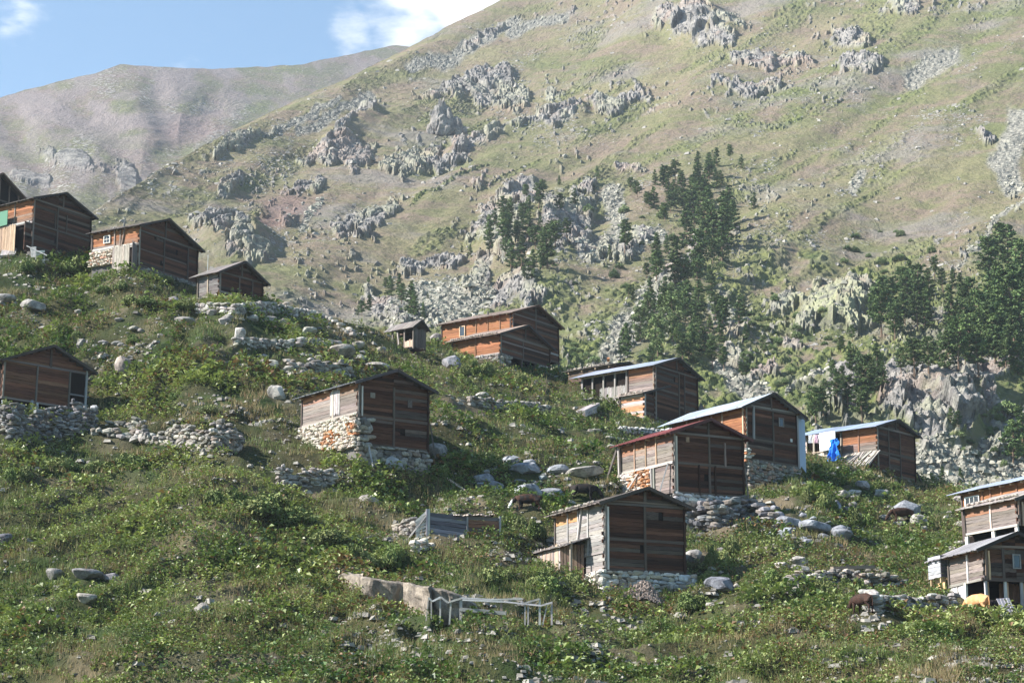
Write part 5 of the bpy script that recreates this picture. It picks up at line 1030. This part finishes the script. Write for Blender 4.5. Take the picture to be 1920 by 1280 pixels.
# bushes of the near hillside
NB = [(455, 965, 190, 46), (400, 945, 110, 40), (520, 985, 120, 36), (150, 890, 150, 40), (230, 880, 110, 34), (640, 1020, 120, 34), (690, 1060, 110, 40), (760, 1045, 90, 30), (205, 545, 60, 24), (270, 570, 90, 26), (340, 575, 70, 24), (110, 520, 90, 40), (60, 510, 60, 34), (880, 700, 70, 34), (930, 705, 60, 34), (970, 720, 60, 30), (850, 680, 40, 26), (1120, 930, 50, 34), (1090, 1105, 70, 30), (1030, 1085, 70, 30), (1000, 1110, 90, 44), (940, 1090, 90, 34), (1330, 1060, 80, 44), (1370, 1050, 60, 40), (1350, 1090, 80, 30), (1560, 960, 70, 44), (1510, 940, 50, 34), (1600, 985, 80, 36), (1530, 925, 60, 26), (1560, 1120, 90, 44), (1600, 1110, 60, 34), (1440, 1100, 70, 30), (150, 640, 60, 20), (30, 900, 60, 30), (320, 755, 50, 22), (400, 770, 60, 20), (300, 690, 60, 20), (1260, 1140, 80, 30), (1330, 1140, 90, 30), (1180, 1140, 60, 24), (860, 1000, 40, 20), (980, 1000, 60, 40), (1010, 1010, 60, 36), (720, 870, 40, 24), (830, 895, 60, 26), (1830, 1140, 50, 24), (560, 730, 60, 24), (740, 1110, 80, 26), (1130, 770, 50, 24), (300, 530, 50, 20), (950, 990, 50, 30), (20, 780, 50, 44), (1660, 920, 60, 20), (1620, 900, 60, 20), (1580, 885, 50, 18), (1710, 935, 60, 20), (240, 640, 50, 16)]
for q_ in NB:
    for j in range(3 if q_[2] > 100 else 2):
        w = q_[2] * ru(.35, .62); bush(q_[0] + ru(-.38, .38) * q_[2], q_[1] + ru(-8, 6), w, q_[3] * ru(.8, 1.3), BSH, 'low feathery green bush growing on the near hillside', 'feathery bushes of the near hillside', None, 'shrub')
# ------------------------------------------------------------------ ground cover of the near hillside
def sample(n, ymin=1300):
    vv = rng.random(n) * (NR - 1.001); uu = rng.random(n) * (NC - 1.001); i = vv.astype(int); j = uu.astype(int); a = (vv - i)[:, None]; b = (uu - j)[:, None]
    P = G[i, j] * (1 - a) * (1 - b) + G[i + 1, j] * a * (1 - b) + G[i, j + 1] * (1 - a) * b + G[i + 1, j + 1] * a * b
    return P, PX[i, j], PY[i, j], bare[i, j], hd[i, j]
for q_ in ((988, 962), (1092, 940), (1694, 982), (1619, 1153), (1836, 1160), (1862, 1152), (1212, 1118), (1878, 1148)):
    p_ = gpix(*q_); CLR += [(p_.x, p_.y, 1.0), (p_.x, p_.y - 1.3, 1.0), (p_.x, p_.y - 2.6, .9)]
for px_ in range(1620, 1800, 12):
    p_ = gpix(px_, 1150); CLR += [(p_.x, p_.y - .6, 1.0), (p_.x, p_.y - 1.8, .8)]
CLA = np.array(CLR)
def clear_of(P):
    k = np.ones(len(P), bool)
    for cx, cy, r in CLA: k &= (P[:, 0] - cx) ** 2 + (P[:, 1] - cy) ** 2 > r * r
    return k
def leaves(npl, nl, size, seed, lo_=-1., dull=1.):
    rg = np.random.default_rng(seed); P, px, py, br, hh = sample(npl)
    z1 = fbm(P[:, 0] / 6, P[:, 1] / 6, 201, 4); keep = clear_of(P) & (hh > .8) & (fbm(P[:, 0] / 5 + 31, P[:, 1] / 5, 207, 3) > lo_) & (rg.random(len(P)) > br * 1.1) & (z1 + rg.normal(size=len(P)) * .05 > .425 + .05 * sst(1000, 800, py) - .10 * sst(880, 960, py) * sst(700, 500, px))
    P, px, py, z1 = P[keep], px[keep], py[keep], z1[keep]; n = len(P); hue = .55 * fbm(P[:, 0] / 3, P[:, 1] / 3, 202, 4) + .5 * fbm(P[:, 0] / 14, P[:, 1] / 14, 208, 3) - .02; sz = size * rg.uniform(.6, 1.5, n) * (P[:, 1] / 150) ** .5 * (.55 + 1.5 * np.clip(z1 - .35, 0, .4) + .25 * fbm(P[:, 0] / 2.2, P[:, 1] / 2.2, 203, 3))
    P = np.repeat(P, nl, 0); sz = np.repeat(sz, nl); hue = np.repeat(hue, nl) + rg.normal(size=n * nl) * .10; a = rg.random(n * nl) * 6.283; tilt = rg.uniform(-.1, 1.1, n * nl); m = len(P)
    d = np.stack([np.cos(a) * np.cos(tilt), np.sin(a) * np.cos(tilt), np.sin(tilt)], 1); sd_ = np.stack([-np.sin(a), np.cos(a), rg.normal(size=m) * .35], 1); up = np.cross(d, sd_)
    st = rg.uniform(.0, .5, m)[:, None] * np.array([0, 0, 1]) * (sz / size)[:, None]; b = P + st + d * (sz * .25)[:, None]; L = sz[:, None]
    V = np.stack([b, b + d * L * .5 + sd_ * L * .3 + up * L * .08, b + d * L * .95 - np.array([0, 0, 1]) * L * .25, b + d * L * .5 - sd_ * L * .3 + up * L * .08], 1)
    t = np.clip((hue - .3) / .4, 0, 1)[:, None]; c = np.array([.062, .112, .028]) * (1 - t) + np.array([.27, .30, .11]) * t; br_ = rg.random(m) < .04 + .28 * sst(.5, .66, np.repeat(fbm(P[::nl, 0] / 8, P[::nl, 1] / 5, 209, 4), nl)) * np.repeat(1 - .7 * (px < 620) * (py > 880), nl); c[br_] = np.array([.17, .10, .05]); c *= rg.uniform(.7, 1.35, (m, 1))
    c = np.repeat(c, 4, 0); return np_mesh('leafy_ground_cover', V.reshape(-1, 3), np.arange(m * 4).reshape(-1, 4), MAT['leaf'], False, None, c)
tag(link('leafy_ground_cover', leaves(84000, 7, .21, 5)), 'broad-leaved green dock plants covering the near hillside', 'ground cover', None, 'stuff')
tag(link('dock_leaves', leaves(30000, 5, .42, 15, .54)), 'patches of large bright dock leaves on the near hillside', 'ground cover', None, 'stuff')
def blades(npl, nb, seed):
    rg = np.random.default_rng(seed); P, px, py, br, hh = sample(npl); z1 = fbm(P[:, 0] / 5, P[:, 1] / 5, 301, 4); keep = clear_of(P) & (hh > .45) & (z1 + rg.normal(size=len(P)) * .06 > .44) & (rg.random(len(P)) > br * .8)
    P, z1 = P[keep], z1[keep]; n = len(P); dry = fbm(P[:, 0] / 4 + 50, P[:, 1] / 4, 302, 4); P = np.repeat(P, nb, 0) + rg.normal(size=(n * nb, 3)) * np.array([.16, .16, 0]); m = len(P)
    h = rg.uniform(.22, .62, m) * (.6 + .8 * np.repeat(z1, nb)); a = rg.random(m) * 6.283; w = .022 * (P[:, 1] / 130); lean = rg.normal(size=(m, 2)) * .3
    sx = np.stack([np.cos(a), np.sin(a), 0 * a], 1) * w[:, None]; tip = P + np.stack([lean[:, 0] * h, lean[:, 1] * h, h], 1)
    V = np.stack([P - sx, P + sx, tip], 1).reshape(-1, 3); t = np.clip((np.repeat(dry, nb) - .38) / .25 + rg.normal(size=m) * .25, 0, 1)[:, None]
    c = np.array([.11, .15, .045]) * (1 - t) + np.array([.23, .18, .10]) * t; r2 = rg.random(m) < .05; c[r2] = (.16, .08, .045); c *= rg.uniform(.7, 1.3, (m, 1))
    return np_mesh('grass_and_herbs', V, np.arange(m * 3).reshape(-1, 3), MAT['grass'], False, None, np.repeat(c, 3, 0))
tag(link('grass_and_herbs', blades(46000, 9, 6)), 'tufts of green and dry grass covering the near hillside', 'grass', None, 'stuff')
def pebbles(n, seed):
    rg = np.random.default_rng(seed); P, px, py, br, hh = sample(n); z1 = fbm(P[:, 0] / 4, P[:, 1] / 4, 401, 4); keep = (hh > .2) & ((px > 620) | (py < 880) | (rg.random(len(P)) < .25)) & ((z1 > .56 - .05 * sst(800, 650, py)) | (rg.random(len(P)) < br * .5 + .04)); P = P[keep]; m = len(P)
    base = np.array([(-1, -1, -.6), (1, -1, -.6), (1, 1, -.6), (-1, 1, -.6), (-.6, -.7, .7), (.7, -.6, .6), (.5, .7, .7), (-.7, .6, .5)], float); s = (.05 + .26 * rg.random(m) ** 3)[:, None, None]
    V = base[None] * (1 + .5 * rg.normal(size=(m, 8, 3)) * .4) * s * np.array([1, 1, .7]); a = rg.random(m) * 6.28; ca, sa = np.cos(a)[:, None], np.sin(a)[:, None]
    V = np.stack([V[..., 0] * ca - V[..., 1] * sa, V[..., 0] * sa + V[..., 1] * ca, V[..., 2]], -1) + P[:, None] + np.array([0, 0, .03]); f = np.array([(3, 2, 1, 0), (4, 5, 6, 7), (0, 1, 5, 4), (1, 2, 6, 5), (2, 3, 7, 6), (3, 0, 4, 7)]); F = (np.arange(m)[:, None, None] * 8 + f[None]).reshape(-1, 4)
    c = np.repeat(np.array([.30, .28, .25]) * rg.uniform(.5, 1.3, (m, 1)), 8, 0); return np_mesh('scattered_stones', V.reshape(-1, 3), F, MAT['grass'], False, None, c)
tag(link('scattered_stones', pebbles(42000, 8)), 'small pale stones strewn over the near hillside', 'stones', None, 'stuff')
# scree blocks on the mountain slopes
def scree_blocks(n, seed):
    rg = np.random.default_rng(seed); vv = rg.random(n * 6) * (MR - 1.001); uu = rg.random(n * 6) * (MC - 1.001); i = vv.astype(int); j = uu.astype(int); w = np.maximum(scree[i, j] * .9 * (QY[i, j] > 330), stones[i, j] * .10); w = np.maximum(w, sst(.3, .6, rock[i, j]) * .05)
    k = rg.random(len(i)) < w; i, j = i[k][:n], j[k][:n]; m = len(i); P = MG[i, j] + (MG[i + 1, j] - MG[i, j]) * rg.random((m, 1)) + (MG[i, j + 1] - MG[i, j]) * rg.random((m, 1)); inscree = scree[i, j] > .4
    base = np.array([(-1, -1, -.8), (1, -1, -.8), (1, 1, -.8), (-1, 1, -.8), (-.6, -.7, .7), (.7, -.6, .6), (.5, .7, .7), (-.7, .6, .5)], float); s = ((.28 + .75 * rg.random(m) ** 3) * (P[:, 1] / 700) ** .6)[:, None, None]
    V = base[None] * (1 + rg.normal(size=(m, 8, 3)) * .22) * s * np.array([1, 1, .75]); a = rg.random(m) * 6.28; ca, sa = np.cos(a)[:, None], np.sin(a)[:, None]
    V = np.stack([V[..., 0] * ca - V[..., 1] * sa, V[..., 0] * sa + V[..., 1] * ca, V[..., 2]], -1) + P[:, None]; f = np.array([(4, 5, 6, 7), (0, 1, 5, 4), (1, 2, 6, 5), (2, 3, 7, 6), (3, 0, 4, 7)]); F = (np.arange(m)[:, None, None] * 8 + f[None]).reshape(-1, 4)
    c = np.where(inscree[:, None], np.array([.35, .335, .28]), np.array([.32, .30, .275])) * rg.uniform(.65, 1.2, (m, 1)); return np_mesh('scree', V.reshape(-1, 3), F, MAT['grass'], False, None, np.repeat(c, 8, 0))
tag(link('scree', scree_blocks(26000, 12)), 'pale blocks of scree scattered over the mountain slopes', 'scree', None, 'stuff')
# ------------------------------------------------------------------ cattle
def cow_mesh(seed, pose='graze'):
    hd_ = dict(graze=[(1.05, 0, 1.0), (1.35, 0, .75), (1.55, 0, .42), (1.68, 0, .18)], stand=[(1.05, 0, 1.25), (1.32, 0, 1.42), (1.55, 0, 1.4), (1.82, 0, 1.22)], lie=[(1.0, 0, .8), (1.25, 0, 1.0), (1.45, 0, 1.0), (1.7, 0, .86)])[pose]
    V = [(-.75, 0, 1.08), (-.35, 0, 1.0), (.1, 0, .95), (.5, 0, .98), (.78, 0, 1.05)] + hd_; R = [.27, .36, .40, .38, .31, .21, .15, .15, .085]
    E = [(0, 1), (1, 2), (2, 3), (3, 4), (4, 5), (5, 6), (6, 7), (7, 8)]
    if pose == 'lie': V = [(x, y, z - .5) for x, y, z in V]
    def chain(root, pts_, rs):
        p = root
        for q_, r_ in zip(pts_, rs): V.append(q_); R.append(r_); E.append((p, len(V) - 1)); p = len(V) - 1
    for s in (-1, 1):
        if pose != 'lie':
            o = .06 * s; chain(4, [(.68 + o, .2 * s, .72), (.66 + o, .2 * s, .42), (.70 + o, .2 * s, .1), (.74 + o, .2 * s, .02)], [.15, .075, .06, .065])
            chain(0, [(-.68 - o, .2 * s, .78), (-.6 - o, .2 * s, .60), (-.84 - o, .2 * s, .42), (-.78 - o, .2 * s, .1), (-.74 - o, .2 * s, .02)], [.2, .13, .07, .055, .06])
        else: chain(4, [(.75, .25 * s, .25), (1.05, .28 * s, .1), (.8, .3 * s, .06)], [.14, .08, .06]); chain(0, [(-.6, .3 * s, .25), (-.2, .42 * s, .15), (-.5, .45 * s, .06)], [.2, .1, .06])
        chain(7, [(V[7][0] - .1, .2 * s, V[7][2] + .10)], [.045])       # ears
        chain(7, [(V[7][0] - .06, .09 * s, V[7][2] + .18), (V[7][0] - .02, .16 * s, V[7][2] + .3)], [.035, .018])  # horns
    chain(0, [(-.98, 0, 1.12 - (.5 if pose == 'lie' else 0)), (-1.06, .02, .75 - (.4 if pose == 'lie' else 0)), (-1.04, .03, .42 - (.25 if pose == 'lie' else 0))], [.06, .03, .05])
    me = bpy.data.meshes.new('body'); me.from_pydata(V, E, []); return me, R
def cow_mat(name, a, b, white):
    m = M(name, .8, .2); tc = m.n('TexCoord'); c = m.mix(m.mapr(m.noise(tc.outputs['Object'], 2.2, 3), .45, .55), a, b)
    if white:
        sx = m.n('SeparateXYZ'); m.l(tc.outputs['Object'], sx.inputs[0]); c = m.mix(m.mapr(sx.outputs[0], 1.3, 1.42), c, white)
    m.col(c); return m.m
def cow(px, py, hd_, pose, a, b, white, label, sc=.95, name='cow', cat='cow', z=0):
    me, R = cow_mesh(1, pose); me.materials.append(cow_mat(name + '_coat', a, b, white)); o = link(name, me); p = gpix(px, py); o.location = p + Vector((0, 0, z)); o.rotation_euler = (0, 0, R_(hd_)); o.scale = (sc, sc, sc)
    sk = o.modifiers.new('skin', 'SKIN'); sk.use_smooth_shade = True
    for i, r_ in enumerate(R): me.skin_vertices[0].data[i].radius = (r_, r_ * (1.0 if i > 8 else 1.12))
    me.skin_vertices[0].data[0].use_root = True; sb = o.modifiers.new('sub', 'SUBSURF'); sb.levels = 2; sb.render_levels = 2; return tag(o, label, cat)
cow(992, 958, 172, 'graze', (.015, .012, .011), (.05, .022, .013), (.62, .6, .58), 'dark cow with a white face grazing below the large bluish boulder', .9, 'cow', 'cow', .05)
cow(1092, 938, 0, 'graze', (.012, .01, .01), (.02, .015, .013), None, 'nearly black cow standing in the shade beside the flat bluish boulder', .95, 'cow')
cow(1694, 980, 195, 'graze', (.05, .024, .015), (.035, .018, .012), None, 'dark brown cow grazing beside the large bluish boulder at right', .95, 'cow')
cow(1619, 1152, 120, 'graze', (.045, .022, .016), (.03, .016, .012), None, 'dark brown calf near the squared dry stone pen wall', .85, 'calf', 'calf', .1)
cow(1836, 1158, 118, 'graze', (.50, .25, .11), (.58, .32, .16), None, 'tan calf seen from behind at the foot of the bottom right house', .98, 'calf', 'calf', .15)
cow(1862, 1150, 60, 'stand', (.015, .013, .013), (.03, .02, .018), None, 'black calf in the dark beneath the bottom right house', .62, 'calf', 'calf')
# ------------------------------------------------------------------ pole fence, poles, wood piles, odds and ends
def fence():
    D = float(gpix(900, 1165).y); base = at(905, 1165, D); e = empty('pole_fence', base, 0, 'rickety fence of pale crooked poles and rails at the bottom edge', 'fence')
    W_ = lambda cx, cy, dd=0.: at(600 + .271 * cx, 1020 + .27 * cy, D + dd) - base
    for cx, top, w, ln in ((750, 368, .07, -18), (770, 395, .08, 0), (832, 365, .09, 0), (905, 405, .10, -10), (975, 372, .17, 0), (1255, 405, .14, 0), (1418, 410, .08, 0), (1440, 425, .09, 0), (1520, 380, .12, 0), (1603, 402, .10, 0), (1570, 420, .07, -30)):
        b = W_(cx + ln, 560); t = W_(cx, top); bar('post', e, b, t, w, w, (.33, .31, .29) if cx not in (1255,) else (.2, .15, .13), BEAM[1])
    for pl, c_, w in (([(750, 370), (778, 396), (835, 366)], (.42, .4, .385), .1), ([(835, 366), (885, 404), (978, 374)], (.42, .4, .385), .11), ([(978, 372), (1200, 384), (1400, 378)], (.45, .43, .42), .1), ([(985, 386), (1270, 398), (1530, 425), (1608, 402)], (.42, .4, .4), .09), ([(1388, 394), (1412, 410), (1518, 378)], (.42, .4, .385), .1), ([(968, 452), (1280, 478), (1290, 480)], (.3, .28, .27), .22)):
        for a, b in zip(pl[:-1], pl[1:]): bar('rail', e, W_(*a, -.12), W_(*b, -.12), w, w, c_, BEAM[0])
fence()
def log(pa, pb, w, col, label, cat='log', lift=.1, name='log'):
    a = gpix(*pa); b = gpix(*pb); a.z += lift; b.z += lift; e = empty(name, a, 0, label, cat); bar('timber', e, (0, 0, 0), b - a, w, w, col)
log((1128, 1146), (1168, 1122), .24, (.32, .3, .29), 'grey squared log lying below the lowest house'); log((838, 902), (882, 932), .12, (.55, .45, .36), 'pale stripped pole lying on the slope right of the orange-stained house', 'pole', .25, 'pole')
log((1118, 765), (1090, 778), .8, (.36, .33, .32), 'weathered board ramp below the left end of the porch', 'board', .1, 'board')
for i, (a, b, c_) in enumerate([((1560, 1086), (1660, 1082), (.3, .2, .16)), ((1575, 1092), (1680, 1090), (.4, .3, .25)), ((1600, 1102), (1638, 1088), (.42, .27, .2)), ((1560, 1080), (1640, 1077), (.35, .27, .22))]):
    log(a, b, .22, c_, ['longest dark plank on the heap behind the stone wall', 'lowest pale plank on the heap behind the stone wall', 'short reddish plank lying askew on the heap', 'topmost thin plank on the heap behind the stone wall'][i], 'plank', .25 + i * .1, 'plank')
e = pole('antenna_pole', 389, 512, 478, 199, .06, (.6, .58, .55), 'thin pale pole rising behind the low dark barn', 'pole')
e = pole('utility_stick', 1574, 894, 868, 211, .1, (.6, .58, .56), 'thin pale upright stick in front of the branch-covered lean-to', 'pole')
log((1562, 892), (1573, 880), .25, (.55, .52, .5), 'leaning pale plank at the foot of the upright stick', 'plank', .2, 'plank')
# ladder-like gate below the tall house
D = 203.5; b0 = at(75, 500, D); e = empty('pallet_gate', b0, 0, 'pale slatted pallet gate on a forked pole below the tall house', 'gate')
W_ = lambda px, py, d=0.: at(px, py, D - 1 + d) - b0
for a, b, w, h_ in [((50, 461), (88, 479), .1, .1), ((66, 478), (80, 534), .12, .12), ((40, 497), (72, 530), .07, .07)]: bar('pole', e, W_(*a), W_(*b), w, h_, (.55, .53, .52))
for i in range(5): bar('slat', e, W_(66, 472 + i * 5), W_(84, 471 + i * 5.4, .3), .04, .2, (.58, .55, .53), PLANK[1])
bar('board', e, W_(62, 463), W_(63, 482), .04, .55, (.6, .57, .54), PLANK[2]); 
for i in range(7): log((2 + i * 4, 486 - i * .3), (6 + i * 4, 472), .22, (.32, .3, .29), 'grey stake of the leaning stack beside the tall house, ' + ['leftmost', 'second from left', 'third from left', 'middle one', 'third from right', 'second from right', 'rightmost'][i][:40], 'stake', .3, 'stake'); bpy.data.objects[-1] if False else None
for o in COL.objects:
    if o.name.startswith('stake') and o.parent is None: o['group'] = 'stakes leaning beside the tall house'
def pile():
    c = gpix(1212, 1118); n = 900; rg = np.random.default_rng(3); r = rg.random(n) ** .6; a = rg.random(n) * 6.28; x_ = r * np.cos(a) * 1.9; y_ = r * np.sin(a) * 1.1; z_ = 1.0 * np.exp(-((x_ + .1) ** 2 / .9 + y_ ** 2 / .6)) * (1 - .35 * rg.random(n)) + np.array([gz(c.x + a_, c.y + b_) - c.z for a_, b_ in zip(x_, y_)]) + .02
    C = np.stack([x_, y_, z_], 1); base = np.array([(-1, -1, -1), (1, -1, -1), (1, 1, -1), (-1, 1, -1), (-.7, -.7, .8), (.7, -.6, .7), (.6, .7, .8), (-.7, .6, .7)], float); V = base[None] * (1 + .35 * rg.normal(size=(n, 8, 3))) * rg.uniform(.04, .10, (n, 1, 1)) + C[:, None] + np.array(c)
    f = np.array([(4, 5, 6, 7), (0, 1, 5, 4), (1, 2, 6, 5), (2, 3, 7, 6), (3, 0, 4, 7)]); F = (np.arange(n)[:, None, None] * 8 + f[None]).reshape(-1, 4); c_ = np.repeat(np.array([.30, .24, .21]) * rg.uniform(.6, 1.25, (n, 1)), 8, 0)
    tag(link('dung_heap', np_mesh('dung_heap', V.reshape(-1, 3), F, MAT['grass'], False, None, c_)), 'brown crumbly heap in front of the lowest house footing', 'heap', None, 'stuff')
pile()
# board leaning at the bottom right
D = 131.5; b0 = at(1885, 1150, D); e = empty('leaning_pallet', b0, 0, 'grey boarded panel leaning at the bottom right beside the tan calf', 'panel')
for i in range(4): bar('board', e, at(1871 + i * 6, 1122 - i * .5, D) - b0, at(1884 + i * 6, 1148, D - .6) - b0, .2, .05, (.3, .3, .33), PLANK[i])

# ------------------------------------------------------------------ labels that single out each tree, bush and boulder
ONES = ['', 'first', 'second', 'third', 'fourth', 'fifth', 'sixth', 'seventh', 'eighth', 'ninth', 'tenth', 'eleventh', 'twelfth', 'thirteenth', 'fourteenth', 'fifteenth', 'sixteenth', 'seventeenth', 'eighteenth', 'nineteenth']
def ordn(n):
    if n == 1: return 'leftmost'
    if n < 20: return ONES[n] + ' from left'
    t = {2: ('twentieth', 'twenty'), 3: ('thirtieth', 'thirty'), 4: ('fortieth', 'forty'), 5: ('fiftieth', 'fifty')}[n // 10]
    return (t[0] if n % 10 == 0 else t[1] + '-' + ONES[n % 10]) + ' from left'
bpy.context.view_layer.update()
groups = {}
for o in list(COL.objects):
    if o.parent is None and 'group' in o and o.get('category') in ('tree', 'bush', 'boulder'): groups.setdefault(o['group'], []).append(o)
for g, os_ in groups.items():
    if g.startswith('feathery'):
        cells = {}
        for o in os_:
            px, py = topx(o.location); n, (lx, ly, nm) = min(enumerate(LM), key=lambda q: (q[1][0] - px) ** 2 + 2 * (q[1][1] - py) ** 2); dx_, dy_ = px - lx, py - ly
            d = ('left of' if dx_ < 0 else 'right of') if abs(dx_) > 1.2 * abs(dy_) else ('above' if dy_ < 0 else 'below'); cells.setdefault((nm, d), []).append((math.hypot(dx_, dy_), o))
        for (nm, d), l in cells.items():
            l.sort(key=lambda q: q[0])
            for i, (_, o) in enumerate(l): o['label'] = 'low feathery green shrub %s %s, %s to it' % (d, nm, 'nearest' if i == 0 else (ONES[i + 1] if i < 19 else ordn(i + 1).replace(' from left', '')) + ' nearest')
        continue
    os_.sort(key=lambda o: topx(o.location)[0]); sz = [max(o.scale) for o in os_]; med = sorted(sz)[len(sz) // 2]
    for i, o in enumerate(os_):
        k = o['category']; s_ = 'small' if sz[i] < med * .8 else ('large' if k != 'tree' else 'tall') if sz[i] > med * 1.25 else 'middling'
        kind = {'tree': 'pale broadleaf' if o.name.startswith('broad') else 'dark pine', 'bush': 'bush', 'boulder': 'boulder'}[k]
        o['label'] = '%s %s, %s of the %s' % (s_, kind, ordn(i + 1), g.replace('the near hillside', 'the hillside'))
# ------------------------------------------------------------------ haze
hz = bpy.data.materials.new('haze_air'); hz.use_nodes = True; hz.node_tree.nodes.clear()
pv = hz.node_tree.nodes.new('ShaderNodeVolumePrincipled'); pv.inputs['Density'].default_value = HAZE; pv.inputs['Color'].default_value = (.80, .88, 1, 1); pv.inputs['Anisotropy'].default_value = .25
mo = hz.node_tree.nodes.new('ShaderNodeOutputMaterial'); hz.node_tree.links.new(pv.outputs[0], mo.inputs['Volume'])
bm = bmesh.new(); bmesh.ops.create_cube(bm, size=1)
ho = link('haze', bm_mesh('haze', bm, hz)); ho.scale = (3000, 3200, 1103.2); ho.location = (0, 1520, 1103.2 / 2 - 3.2); tag(ho, kind='stuff')
